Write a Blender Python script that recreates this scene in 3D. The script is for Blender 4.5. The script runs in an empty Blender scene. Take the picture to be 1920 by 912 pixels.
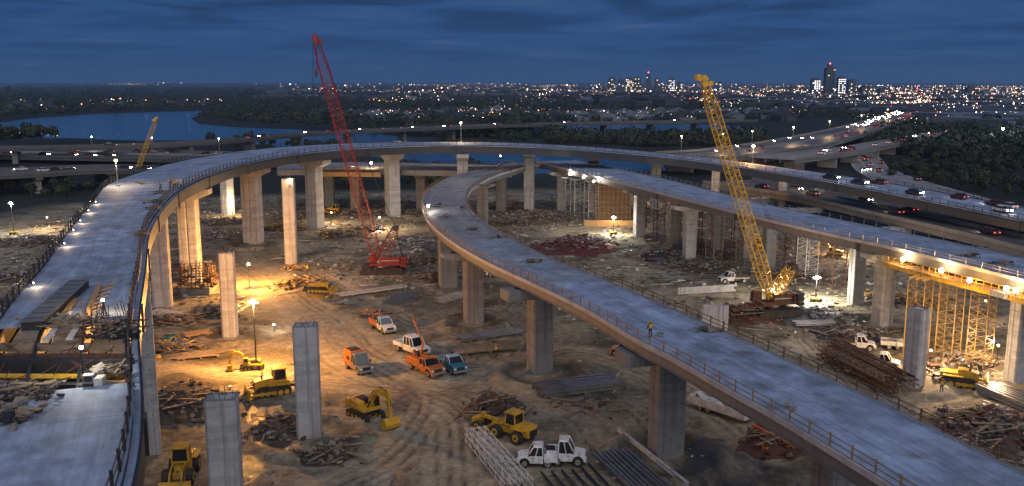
import bpy, math, random
import numpy as np
from mathutils import Vector, Matrix
random.seed(7); rng = np.random.default_rng(7)
sc = bpy.context.scene
col = sc.collection
R = math.radians

# ------------------------------------------------------------------ camera
CAM_H, PITCH, FPX = 40.0, R(10.04), 1700.0
cam = bpy.data.objects.new('camera', bpy.data.cameras.new('camera')); col.objects.link(cam)
cam.location = (0, 0, CAM_H); cam.rotation_euler = (R(90) - PITCH, 0, 0)
cam.data.sensor_width = 36; cam.data.lens = 36 * FPX / 1920
cam.data.clip_start = 0.5; cam.data.clip_end = 90000
sc.camera = cam

# ------------------------------------------------------------------ sky: dusk, thin overcast over a Nishita sky
world = bpy.data.worlds.new('World'); sc.world = world; world.use_nodes = True
wn, wl = world.node_tree.nodes, world.node_tree.links
SUN_AZ, SUN_EL = 166, 40
sky = wn.new('ShaderNodeTexSky'); sky.sky_type = 'NISHITA'; sky.sun_disc = False
sky.sun_elevation = R(1.0); sky.sun_rotation = R(SUN_AZ + 360)
sky.ozone_density = 5; sky.dust_density = 0.3
tc = wn.new('ShaderNodeTexCoord'); sep = wn.new('ShaderNodeSeparateXYZ'); wl.new(tc.outputs['Generated'], sep.inputs[0])
def wmath(op, a, b=None):
    m = wn.new('ShaderNodeMath'); m.operation = op
    for i, v in enumerate((a, b)):
        if v is None: continue
        if isinstance(v, (int, float)): m.inputs[i].default_value = v
        else: wl.new(v, m.inputs[i])
    return m.outputs[0]
zc = wmath('ADD', wmath('MAXIMUM', sep.outputs[2], 0.0), 0.045)
cx = wmath('DIVIDE', sep.outputs[0], zc); cy = wmath('DIVIDE', sep.outputs[1], zc)
comb = wn.new('ShaderNodeCombineXYZ'); wl.new(cx, comb.inputs[0]); wl.new(cy, comb.inputs[1])
nz = wn.new('ShaderNodeTexNoise'); wl.new(comb.outputs[0], nz.inputs['Vector'])
nz.inputs['Scale'].default_value = 0.6; nz.inputs['Detail'].default_value = 7; nz.inputs['Roughness'].default_value = 0.55
nz.inputs['Distortion'].default_value = 0.5
cr = wn.new('ShaderNodeValToRGB'); wl.new(nz.outputs['Fac'], cr.inputs[0])
e = cr.color_ramp.elements
e[0].position = 0.40; e[0].color = (0.016, 0.042, 0.122, 1)
e[1].position = 0.68; e[1].color = (0.088, 0.138, 0.290, 1)
k = e.new(0.5); k.color = (0.025, 0.078, 0.222, 1)
k = e.new(0.6); k.color = (0.040, 0.095, 0.235, 1)
# the cloud sheet thins to clear blue air low over the horizon
lowr = wn.new('ShaderNodeValToRGB'); wl.new(sep.outputs[2], lowr.inputs[0])
lowr.color_ramp.elements[0].position = 0.0; lowr.color_ramp.elements[0].color = (0, 0, 0, 1)
lowr.color_ramp.elements[1].position = 0.09; lowr.color_ramp.elements[1].color = (1, 1, 1, 1)
clear = wn.new('ShaderNodeValToRGB'); wl.new(sep.outputs[2], clear.inputs[0])
clear.color_ramp.elements[0].position = 0.0; clear.color_ramp.elements[0].color = (0.022, 0.075, 0.210, 1)
clear.color_ramp.elements[1].position = 0.12; clear.color_ramp.elements[1].color = (0.023, 0.082, 0.240, 1)
def wmix(f, a, b):
    m = wn.new('ShaderNodeMixRGB')
    for i, v in enumerate((f, a, b)):
        if isinstance(v, (int, float)): m.inputs[i].default_value = v
        else: wl.new(v, m.inputs[i])
    return m.outputs[0]
cloud = wmix(lowr.outputs[0], clear.outputs[0], cr.outputs[0])
scale10 = wn.new('ShaderNodeVectorMath'); scale10.operation = 'SCALE'; wl.new(cloud, scale10.inputs[0]); scale10.inputs['Scale'].default_value = 10
mixed = wmix(0.96, sky.outputs[0], scale10.outputs[0])
wl.new(mixed, wn['Background'].inputs[0]); wn['Background'].inputs[1].default_value = 0.1

# ------------------------------------------------------------------ the last glow of the overcast sky, from behind on the left
sl = bpy.data.lights.new('dusk_glow', 'SUN'); sl.energy = 1.75; sl.angle = R(80); sl.color = (1.0, 0.93, 0.88)
so = bpy.data.objects.new('dusk_glow', sl); col.objects.link(so)
so.rotation_euler = (R(90 - SUN_EL), 0, R(14))
HAZE = 0.00007
sc.view_settings.view_transform = 'Standard'; sc.view_settings.look = 'None'; sc.view_settings.exposure = 0
sc.view_settings.gamma = 1; sc.view_settings.use_curve_mapping = False
sc.cycles.use_denoising = True; sc.cycles.max_bounces = 5; sc.cycles.diffuse_bounces = 2; sc.cycles.glossy_bounces = 2
sc.cycles.transmission_bounces = 3; sc.cycles.volume_bounces = 0; sc.cycles.sample_clamp_indirect = 3

# ------------------------------------------------------------------ pixels of the photograph to points of the place
def at(px, py, z=0.0):
    dx = (px - 960) / FPX; dy = -(py - 456) / FPX
    D = (dx, math.cos(PITCH) + dy * math.sin(PITCH), -math.sin(PITCH) + dy * math.cos(PITCH))
    t = (z - CAM_H) / D[2]
    return Vector((D[0] * t, D[1] * t, z))
def up_at(px, py, Y):
    dx = (px - 960) / FPX; dy = -(py - 456) / FPX
    D = (dx, math.cos(PITCH) + dy * math.sin(PITCH), -math.sin(PITCH) + dy * math.cos(PITCH))
    t = Y / D[1]
    return Vector((D[0] * t, Y, CAM_H + D[2] * t))

# ------------------------------------------------------------------ mesh helpers
class MB:
    def __init__(s): s.v = []; s.f = []; s.m = []; s.mi = 0
    def face(s, *ids): s.f.append(ids); s.m.append(s.mi)
    def add(s, vs, fs):
        o = len(s.v); s.v.extend([tuple(v) for v in vs])
        for f in fs: s.f.append(tuple(i + o for i in f)); s.m.append(s.mi)
        return s
    def box(s, c, d, rz=0, rx=0, ry=0, tap=1.0):
        hx, hy, hz = d[0] / 2, d[1] / 2, d[2] / 2
        vs = [Vector((a * hx * (tap if k > 0 else 1), b * hy * (tap if k > 0 else 1), k * hz)) for k in (-1, 1) for a, b in ((-1, -1), (1, -1), (1, 1), (-1, 1))]
        if rz or rx or ry:
            M = Matrix.Rotation(rz, 3, 'Z') @ Matrix.Rotation(ry, 3, 'Y') @ Matrix.Rotation(rx, 3, 'X'); vs = [M @ v for v in vs]
        c = Vector(c)
        return s.add([v + c for v in vs], BOXF)
    def beam(s, p0, p1, w, h, up=None):
        p0, p1 = Vector(p0), Vector(p1); d = (p1 - p0)
        if d.length < 1e-6: return s
        d.normalize(); u = Vector(up) if up else (Vector((0, 0, 1)) if abs(d.z) < .95 else Vector((1, 0, 0)))
        a = d.cross(u).normalized() * w / 2; b = a.cross(d).normalized() * h / 2
        vs = [p + q for p in (p0, p1) for q in (-a - b, a - b, a + b, -a + b)]
        return s.add(vs, BOXF)
    def ibeam(s, p0, p1, w, h, t=.03):
        p0, p1 = Vector(p0), Vector(p1); z = Vector((0, 0, 1))
        s.beam(p0 + z * (h / 2 - t), p1 + z * (h / 2 - t), w, t * 2); s.beam(p0 - z * (h / 2 - t), p1 - z * (h / 2 - t), w, t * 2)
        return s.beam(p0, p1, t * 1.6, h - 4 * t)
    def tube(s, p0, p1, r0, r1=None, n=8, caps=True):
        r1 = r0 if r1 is None else r1
        p0, p1 = Vector(p0), Vector(p1); d = (p1 - p0).normalized()
        u = Vector((0, 0, 1)) if abs(d.z) < .95 else Vector((1, 0, 0))
        a = d.cross(u).normalized(); b = a.cross(d)
        vs = [p + (a * math.cos(2 * math.pi * i / n) + b * math.sin(2 * math.pi * i / n)) * r for p, r in ((p0, r0), (p1, r1)) for i in range(n)]
        fs = [(i, (i + 1) % n, n + (i + 1) % n, n + i) for i in range(n)]
        if caps: fs += [tuple(range(n))[::-1], tuple(range(n, 2 * n))]
        return s.add(vs, fs)
    def prism(s, poly, a0, a1, axis='y'):
        n = len(poly)
        mk = {'y': lambda p, a: (p[0], a, p[1]), 'z': lambda p, a: (p[0], p[1], a), 'x': lambda p, a: (a, p[0], p[1])}[axis]
        vs = [mk(p, a0) for p in poly] + [mk(p, a1) for p in poly]
        fs = [(i, (i + 1) % n, n + (i + 1) % n, n + i) for i in range(n)] + [tuple(range(n))[::-1], tuple(range(n, 2 * n))]
        return s.add(vs, fs)
    def loft(s, lo, hi):            # lo / hi: x0, x1, half width, z
        vs = []
        for x0, x1, h, z in (lo, hi): vs += [(x0, -h, z), (x1, -h, z), (x1, h, z), (x0, h, z)]
        return s.add(vs, BOXF)
    def ball(s, c, r, n=8, m=5, sz=1.0):
        vs = [(c[0], c[1], c[2] - r * sz)]; fs = []
        for j in range(1, m):
            t = math.pi * j / m
            for i in range(n): a = 2 * math.pi * i / n; vs.append((c[0] + r * math.sin(t) * math.cos(a), c[1] + r * math.sin(t) * math.sin(a), c[2] - r * sz * math.cos(t)))
        vs.append((c[0], c[1], c[2] + r * sz)); L = len(vs) - 1
        for i in range(n):
            fs.append((0, 1 + (i + 1) % n, 1 + i)); fs.append((L, L - n + i, L - n + (i + 1) % n))
            for j in range(m - 2): a = 1 + j * n; fs.append((a + i, a + (i + 1) % n, a + n + (i + 1) % n, a + n + i))
        return s.add(vs, fs)
    def chunk(s, c, r, fl=.6):
        vs = [Vector((random.uniform(.6, 1.1) * a, random.uniform(.6, 1.1) * b, random.uniform(.5, 1.1) * k * fl)) * r for k in (-1, 1) for a, b in ((-1, -1), (1, -1), (1, 1), (-1, 1))]
        M = Matrix.Rotation(random.uniform(0, 6.28), 3, 'Z') @ Matrix.Rotation(random.uniform(-.5, .5), 3, 'X'); c = Vector(c)
        return s.add([M @ v + c for v in vs], BOXF)
    def build(s, name, mat, parent=None, world=False, smooth=False, bevel=0, kind=None):
        me = bpy.data.meshes.new(name); V = s.v
        off = Vector((0, 0, 0))
        if parent is not None and world: off = parent.location
        me.from_pydata([(x[0] - off[0], x[1] - off[1], x[2] - off[2]) for x in V], [], s.f)
        mats = mat if isinstance(mat, (list, tuple)) else [mat]
        for m in mats: me.materials.append(m)
        if len(mats) > 1: me.polygons.foreach_set('material_index', s.m)
        if smooth: me.polygons.foreach_set('use_smooth', [True] * len(s.f))
        me.update(); me.validate()
        o = bpy.data.objects.new(name, me); col.objects.link(o)
        if parent is not None: o.parent = parent
        if bevel:
            b = o.modifiers.new('bevel', 'BEVEL'); b.width = bevel; b.segments = 2; b.limit_method = 'ANGLE'; b.angle_limit = R(40)
        if kind: o['kind'] = kind
        return o
BOXF = [(0, 3, 2, 1), (4, 5, 6, 7), (0, 1, 5, 4), (1, 2, 6, 5), (2, 3, 7, 6), (3, 0, 4, 7)]

def tag(o, label=None, cat=None, group=None, kind=None):
    if label: o['label'] = label
    if cat: o['category'] = cat
    if group: o['group'] = group
    if kind: o['kind'] = kind
    return o
def thing(name, label, cat, loc=(0, 0, 0), rz=0, group=None):
    o = bpy.data.objects.new(name, None); col.objects.link(o); o.empty_display_size = .2
    o.location = loc; o.rotation_euler = (0, 0, rz)
    return tag(o, label, cat, group)
ORD = 'first second third fourth fifth sixth seventh eighth ninth tenth eleventh twelfth thirteenth fourteenth fifteenth sixteenth'.split()
def children(o): return [c for c in o.children]
def copy_tree(o, parent=None):
    kids = list(o.children)
    c = o.copy(); col.objects.link(c)
    if parent is not None: c.parent = parent
    for ch in kids:
        if ch.type != 'LIGHT': copy_tree(ch, c)
    return c

# ------------------------------------------------------------------ materials
def material(name): 
    m = bpy.data.materials.new(name); m.use_nodes = True
    nt = m.node_tree; return m, nt.nodes, nt.links, nt.nodes['Principled BSDF']
def pbr(name, c, rough=.6, metal=0, var=.25, scale=1.2, bump=0, streak=0, dirt=None, dirt_amt=.5, spec=.5, dscale=.5):
    m, n, l, p = material(name)
    p.inputs['Roughness'].default_value = rough; p.inputs['Metallic'].default_value = metal
    p.inputs['Specular IOR Level'].default_value = spec
    t = n.new('ShaderNodeTexCoord')
    no = n.new('ShaderNodeTexNoise'); no.inputs['Scale'].default_value = scale; no.inputs['Detail'].default_value = 6; no.inputs['Roughness'].default_value = .62
    l.new(t.outputs['Object'], no.inputs['Vector'])
    cr = n.new('ShaderNodeValToRGB'); cr.color_ramp.elements[0].position = .3; cr.color_ramp.elements[1].position = .72
    a = 1 - var; b = 1 + var * .6
    cr.color_ramp.elements[0].color = (a * c[0], a * c[1], a * c[2], 1); cr.color_ramp.elements[1].color = (min(b * c[0], .95), min(b * c[1], .95), min(b * c[2], .95), 1)
    l.new(no.outputs['Fac'], cr.inputs[0]); out = cr.outputs[0]
    def mul(out, fac, colr):
        mx = n.new('ShaderNodeMixRGB'); l.new(fac, mx.inputs[0]); l.new(out, mx.inputs[1]); mx.inputs[2].default_value = (*colr, 1); return mx.outputs[0]
    if streak:
        mp = n.new('ShaderNodeMapping'); mp.inputs['Scale'].default_value = (2.2, 2.2, .09); l.new(t.outputs['Object'], mp.inputs[0])
        s = n.new('ShaderNodeTexNoise'); s.inputs['Scale'].default_value = 1.0; s.inputs['Detail'].default_value = 4; l.new(mp.outputs[0], s.inputs['Vector'])
        r = n.new('ShaderNodeValToRGB'); r.color_ramp.elements[0].position = .52; r.color_ramp.elements[1].position = .74
        r.color_ramp.elements[1].color = (streak, streak, streak, 1); l.new(s.outputs['Fac'], r.inputs[0])
        out = mul(out, r.outputs[0], (c[0] * .42, c[1] * .38, c[2] * .33))
        w = n.new('ShaderNodeMapping'); w.inputs['Scale'].default_value = (.02, .02, .32); l.new(t.outputs['Object'], w.inputs[0])
        s2 = n.new('ShaderNodeTexNoise'); s2.inputs['Scale'].default_value = 1.6; s2.inputs['Detail'].default_value = 1; l.new(w.outputs[0], s2.inputs['Vector'])
        r2 = n.new('ShaderNodeValToRGB'); r2.color_ramp.interpolation = 'CONSTANT'
        r2.color_ramp.elements[0].color = (0, 0, 0, 1); r2.color_ramp.elements[1].position = .52; r2.color_ramp.elements[1].color = (streak * .55,) * 3 + (1,)
        l.new(s2.outputs['Fac'], r2.inputs[0]); out = mul(out, r2.outputs[0], (c[0] * .6, c[1] * .6, c[2] * .62))
    if dirt:
        s = n.new('ShaderNodeTexNoise'); s.inputs['Scale'].default_value = dscale; s.inputs['Detail'].default_value = 8; s.inputs['Roughness'].default_value = .7
        l.new(t.outputs['Object'], s.inputs['Vector'])
        r = n.new('ShaderNodeValToRGB'); r.color_ramp.elements[0].position = .48; r.color_ramp.elements[1].position = .68
        r.color_ramp.elements[1].color = (dirt_amt,) * 3 + (1,); l.new(s.outputs['Fac'], r.inputs[0]); out = mul(out, r.outputs[0], dirt)
    l.new(out, p.inputs['Base Color'])
    if bump:
        bn = n.new('ShaderNodeBump'); bn.inputs['Strength'].default_value = bump; bn.inputs['Distance'].default_value = .05
        no2 = n.new('ShaderNodeTexNoise'); no2.inputs['Scale'].default_value = scale * 6; no2.inputs['Detail'].default_value = 5; l.new(t.outputs['Object'], no2.inputs['Vector'])
        l.new(no2.outputs['Fac'], bn.inputs['Height']); l.new(bn.outputs[0], p.inputs['Normal'])
    return m
def glow(name, c, s, sample=False):
    m, n, l, p = material(name)
    p.inputs['Base Color'].default_value = (.6, .6, .6, 1); p.inputs['Emission Color'].default_value = (*c, 1); p.inputs['Emission Strength'].default_value = s
    if not sample: m.cycles.emission_sampling = 'NONE'
    return m
M = dict(
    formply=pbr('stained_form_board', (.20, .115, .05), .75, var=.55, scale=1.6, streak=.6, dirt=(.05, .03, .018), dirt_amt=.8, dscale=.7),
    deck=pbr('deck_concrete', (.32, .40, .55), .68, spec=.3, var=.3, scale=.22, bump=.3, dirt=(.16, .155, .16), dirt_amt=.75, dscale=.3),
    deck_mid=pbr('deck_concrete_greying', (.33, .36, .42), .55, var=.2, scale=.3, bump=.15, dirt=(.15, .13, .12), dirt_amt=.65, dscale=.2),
    fardeck=pbr('far_viaduct_surface', (.10, .10, .11), .7, var=.25, scale=.2),
    farside=pbr('far_viaduct_side', (.085, .085, .09), .8, var=.25, scale=.2),
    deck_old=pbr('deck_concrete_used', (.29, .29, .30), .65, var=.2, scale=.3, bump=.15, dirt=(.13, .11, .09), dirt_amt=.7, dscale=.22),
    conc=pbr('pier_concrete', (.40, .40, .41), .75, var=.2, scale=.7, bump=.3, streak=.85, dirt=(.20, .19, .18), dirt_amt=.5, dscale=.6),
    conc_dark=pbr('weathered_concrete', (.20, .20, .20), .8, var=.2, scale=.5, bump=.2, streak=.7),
    girder=pbr('weathered_girder_steel', (.032, .034, .042), .5, var=.3, scale=.6, streak=.4),
    kerb=pbr('kerb_concrete', (.42, .42, .43), .7, var=.2, scale=.6, dirt=(.2, .19, .18), dirt_amt=.6),
    shoring=pbr('weathered_yellow_shoring', (.27, .17, .04), .6, var=.3, scale=2, dirt=(.1, .07, .04), dirt_amt=.6),
    girdergrey=pbr('grey_girder', (.15, .155, .16), .6, var=.25, scale=.6, streak=.5),
    fascia=pbr('fascia_concrete', (.30, .30, .30), .7, var=.2, scale=.5, streak=.4),
    galv=pbr('galvanised_steel', (.38, .39, .41), .38, .7, var=.2, scale=3),
    steel=pbr('bare_steel', (.27, .27, .28), .42, .6, var=.3, scale=2, dirt=(.12, .07, .04), dirt_amt=.6),
    darksteel=pbr('dark_steel', (.035, .035, .038), .5, .3, var=.3, scale=2),
    rust=pbr('rusty_steel', (.115, .05, .026), .8, .1, var=.5, scale=2, dirt=(.03, .022, .02), dirt_amt=.8, dscale=1.2),
    railtan=pbr('ochre_rail_paint', (.24, .15, .075), .6, .1, var=.35, scale=2),
    railrust=pbr('rusty_rail_paint', (.15, .075, .04), .65, .1, var=.35, scale=2),
    yellow=pbr('yellow_machine_paint', (.56, .31, .015), .5, var=.2, scale=2, dirt=(.15, .09, .045), dirt_amt=.75, dscale=1.1),
    craneyel=pbr('yellow_crane_paint', (.66, .40, .03), .45, var=.12, scale=2, dirt=(.2, .12, .04), dirt_amt=.5, dscale=1.1),
    red=pbr('red_crane_paint', (.18, .012, .012), .42, var=.15, scale=2, dirt=(.1, .02, .02), dirt_amt=.5, dscale=1.1),
    orange=pbr('orange_paint', (.46, .13, .018), .45, var=.25, scale=2, dirt=(.16, .08, .04), dirt_amt=.6, dscale=1.3),
    white=pbr('white_vehicle_paint', (.66, .66, .67), .35, var=.12, scale=2, dirt=(.22, .17, .125), dirt_amt=.85, dscale=1.3),
    dirtywhite=pbr('dirty_white_paint', (.58, .56, .52), .6, var=.15, scale=1.5, dirt=(.2, .15, .11), dirt_amt=.7, dscale=1.0),
    grey=pbr('grey_vehicle_paint', (.17, .165, .16), .35, var=.1, scale=2, dirt=(.15, .11, .08), dirt_amt=.6, dscale=1.3),
    teal=pbr('teal_paint', (.02, .15, .20), .35, var=.1, scale=2, dirt=(.12, .1, .08), dirt_amt=.4, dscale=1.3),
    sky_roof=pbr('pale_blue_paint', (.30, .42, .52), .35, var=.1, scale=2, dirt=(.2, .17, .14), dirt_amt=.4, dscale=1.3),
    glass=pbr('dark_window_glass', (.012, .014, .017), .08, var=.1, scale=2, spec=.8),
    rubber=pbr('tyre_rubber', (.022, .021, .020), .85, var=.3, scale=4, dirt=(.10, .075, .05), dirt_amt=.8, dscale=1.6),
    rim=pbr('wheel_rim_metal', (.42, .40, .37), .45, .5, var=.25, scale=4),
    wood=pbr('weathered_timber', (.27, .20, .135), .85, var=.4, scale=1.2, dirt=(.09, .07, .055), dirt_amt=.6, dscale=.9),
    ply=pbr('formwork_plywood', (.42, .25, .10), .7, var=.3, scale=.8, dirt=(.16, .09, .04), dirt_amt=.6, dscale=.9),
    blackmat=pbr('black_pipe', (.018, .018, .019), .55, var=.3, scale=2),
    cloth=pbr('tarpaulin', (.34, .35, .38), .7, var=.35, scale=1.2, bump=.5),
    hivis=pbr('high_visibility_vest', (.55, .32, .03), .8, var=.2, scale=8),
    jean=pbr('work_trousers', (.03, .035, .05), .9, var=.2, scale=8),
    skin=pbr('skin', (.35, .2, .14), .6, var=.1, scale=9),
    asphalt=pbr('asphalt', (.085, .085, .09), .55, var=.25, scale=.25, dirt=(.09, .09, .095), dirt_amt=.4, dscale=.08),
    line=pbr('white_road_paint', (.6, .6, .58), .6, var=.2, scale=2),
    darkroof=pbr('dark_roofing', (.03, .034, .042), .8, var=.4, scale=.05),
    paleroof=pbr('pale_sheet_roofing', (.13, .15, .18), .6, var=.3, scale=.05),
    tower=pbr('tower_facade', (.045, .05, .06), .5, var=.2, scale=.02),
    bark=pbr('tree_bark', (.05, .04, .03), .9, var=.3, scale=3),
    leaf=pbr('dark_foliage', (.022, .036, .022), .85, var=.55, scale=.12),
    leaf2=pbr('olive_foliage', (.05, .055, .028), .85, var=.5, scale=.2),
    rubble=pbr('broken_concrete', (.20, .185, .165), .85, var=.4, scale=.8),
    soil=pbr('heaped_dark_soil', (.075, .057, .043), .95, var=.5, scale=1.5, bump=.6),
    redscrap=pbr('dark_red_scrap', (.12, .025, .022), .75, var=.5, scale=1.5),
    plasticblue=pbr('blue_plastic', (.02, .08, .22), .5, var=.3, scale=2),
    lamp_warm=glow('sodium_lamp_glass', (1.0, .50, .14), 90),
    lamp_amber=glow('amber_lamp_glass', (1.0, .62, .26), 40),
    lamp_white=glow('floodlight_glass', (1.0, .90, .74), 50),
    lamp_cool=glow('cool_floodlight_glass', (.86, .93, 1.0), 50),
    head=glow('headlight_glass', (1.0, .92, .78), 30),
    tail=glow('tail_light_glass', (1.0, .07, .03), 3),
    headoff=pbr('unlit_headlight_glass', (.6, .62, .65), .15, var=.05, scale=5),
)

# long wear streaks and tyre marks that follow the length of the decks
for nm_ in ('deck', 'deck_mid', 'deck_old'):
    nt = M[nm_].node_tree; n_, l_ = nt.nodes, nt.links; p_ = n_['Principled BSDF']; src = p_.inputs['Base Color'].links[0].from_socket
    at1 = n_.new('ShaderNodeAttribute'); at1.attribute_name = 'along'
    out_ = src
    for sc_, lo, hi, c0, c1 in (((18, .05, 1), .42, .62, .84, 1.07), ((5, .3, 1), .38, .66, .72, 1.12), ((44, .02, 1), .58, .72, 1.0, .78)):
        mp_ = n_.new('ShaderNodeMapping'); mp_.inputs['Scale'].default_value = sc_; l_.new(at1.outputs['Vector'], mp_.inputs[0])
        no_ = n_.new('ShaderNodeTexNoise'); no_.inputs['Scale'].default_value = 1; no_.inputs['Detail'].default_value = 5; no_.inputs['Roughness'].default_value = .65; l_.new(mp_.outputs[0], no_.inputs['Vector'])
        rr = n_.new('ShaderNodeMapRange'); rr.inputs[1].default_value = lo; rr.inputs[2].default_value = hi; rr.inputs[3].default_value = c0; rr.inputs[4].default_value = c1; l_.new(no_.outputs['Fac'], rr.inputs[0])
        mx_ = n_.new('ShaderNodeVectorMath'); mx_.operation = 'SCALE'; l_.new(out_, mx_.inputs[0]); l_.new(rr.outputs[0], mx_.inputs['Scale']); out_ = mx_.outputs[0]
    l_.new(out_, p_.inputs['Base Color'])
# ------------------------------------------------------------------ terrain
def vnoise(X, Y, seed):
    xi = np.floor(X).astype(np.int64); yi = np.floor(Y).astype(np.int64); fx = X - xi; fy = Y - yi
    fx = fx * fx * (3 - 2 * fx); fy = fy * fy * (3 - 2 * fy)
    def h(a, b):
        n = (a * 374761393 + b * 668265263 + seed * 1442695041) & 0xffffffff
        n = ((n ^ (n >> 13)) * 1274126177) & 0xffffffff
        return ((n ^ (n >> 16)) & 0xffff) / 65535.0
    return (h(xi, yi) * (1 - fx) + h(xi + 1, yi) * fx) * (1 - fy) + (h(xi, yi + 1) * (1 - fx) + h(xi + 1, yi + 1) * fx) * fy
def fbm(X, Y, seed, oct=4):
    s = 0; a = .5; t = 0
    for i in range(oct):
        s = s + a * vnoise(X * 2 ** i, Y * 2 ** i, seed + i); t += a; a *= .55
    return s / t
def poly_px(pts, z=0): return np.array([at(x, y, z)[:2] for x, y in pts])
def inside(X, Y, P):
    r = np.zeros(X.shape, bool); n = len(P)
    for i in range(n):
        x0, y0 = P[i]; x1, y1 = P[(i + 1) % n]
        if y0 == y1: continue
        c = ((y0 > Y) != (y1 > Y)) & (X < (x1 - x0) * (Y - y0) / (y1 - y0) + x0); r ^= c
    return r
def sdist(X, Y, P):
    best = np.full(X.shape, 1e9); sg = np.zeros(X.shape)
    for i in range(len(P) - 1):
        ax, ay = P[i]; bx, by = P[i + 1]; dx, dy = bx - ax, by - ay; L = dx * dx + dy * dy
        t = np.clip(((X - ax) * dx + (Y - ay) * dy) / L, 0, 1); ex, ey = X - ax - t * dx, Y - ay - t * dy
        d = np.hypot(ex, ey); s = np.sign(dx * ey - dy * ex); m = d < best
        best = np.where(m, d, best); sg = np.where(m, s, sg)
    return best, sg
def smooth_poly(P, k=6):
    P = [np.array(p, float) for p in P]; out = []
    for i in range(len(P) - 1):
        p0, p1, p2, p3 = P[max(i - 1, 0)], P[i], P[i + 1], P[min(i + 2, len(P) - 1)]
        for j in range(k):
            t = j / k
            out.append(.5 * ((2 * p1) + (-p0 + p2) * t + (2 * p0 - 5 * p1 + 4 * p2 - p3) * t * t + (-p0 + 3 * p1 - 3 * p2 + p3) * t ** 3))
    out.append(P[-1]); return np.array(out)

LAKE_A = poly_px([(-80, 236), (0, 229), (60, 221), (180, 213), (300, 209), (375, 207), (392, 212), (358, 221), (372, 231), (430, 237), (560, 242), (700, 249), (800, 260), (900, 272), (1000, 276), (1100, 278), (1230, 284), (1250, 318), (1100, 324), (900, 322), (760, 300), (600, 280), (480, 271), (300, 266), (200, 269), (110, 273), (50, 252), (-80, 243)])
LAKE_R = poly_px([(1030, 238), (1120, 232), (1250, 230), (1340, 233), (1430, 238), (1415, 251), (1300, 256), (1180, 256), (1060, 248)])
SITE = np.array([(-175, 20), (-170, 200), (-150, 300), (-60, 335), (40, 345), (75, 310), (92, 225), (97, 160), (100, 20)])
PATHS = [  # polyline in the photograph's pixels, half width in metres
    ([(430, 470), (500, 530), (600, 610), (700, 690), (800, 740), (880, 790), (900, 940)], 6.5),
    ([(300, 690), (420, 700), (600, 715), (760, 730), (900, 735), (1080, 725)], 4.0),
    ([(900, 735), (1000, 745), (1120, 770), (1180, 830), (1300, 930)], 5.0),
    ([(560, 930), (690, 870), (770, 800), (790, 740), (700, 690)], 3.6),
    ([(900, 735), (1060, 660), (1200, 690), (1330, 760), (1450, 850)], 4.5),
    ([(560, 500), (700, 570), (800, 610), (930, 600), (990, 640), (930, 700), (820, 730)], 3.5),
    ([(985, 500), (1050, 440), (1100, 425), (1170, 418)], 4.0),
    ([(1150, 560), (1300, 548), (1450, 560), (1540, 640), (1700, 760), (1860, 760), (1960, 730)], 5.5),
    ([(340, 430), (450, 420), (640, 440), (800, 430)], 5.0),
    ([(560, 470), (520, 450), (430, 470)], 4.0),
    ([(0, 470), (100, 440), (200, 430)], 4.0),
]
PATHS = [(smooth_poly(poly_px(p)), w) for p, w in PATHS]
RINGS = [(582, 818, 5.8), (1012, 698, 6.0), (887, 606, 5.2), (1248, 856, 6.2), (432, 632, 4.6), (1712, 722, 4.2), (476, 459, 6), (736, 405, 6), (1652, 612, 6)]
MOUNDS = [(345, 745, 7, 1.7), (330, 715, 5, 1.0), (640, 835, 4, .8), (520, 790, 4, .7), (590, 545, 5, 1.1), (930, 760, 5, .9), (350, 505, 6, 1.0), (1080, 455, 10, 1.6), (1000, 405, 9, 1.5),
          (1230, 480, 7, 1.2), (815, 520, 5, .8), (1560, 600, 6, .7), (700, 590, 4, .6), (1850, 800, 7, 1.0), (1440, 590, 9, .8), (100, 470, 9, 1.2), (1330, 480, 8, .9), (640, 400, 9, .8)]
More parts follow.
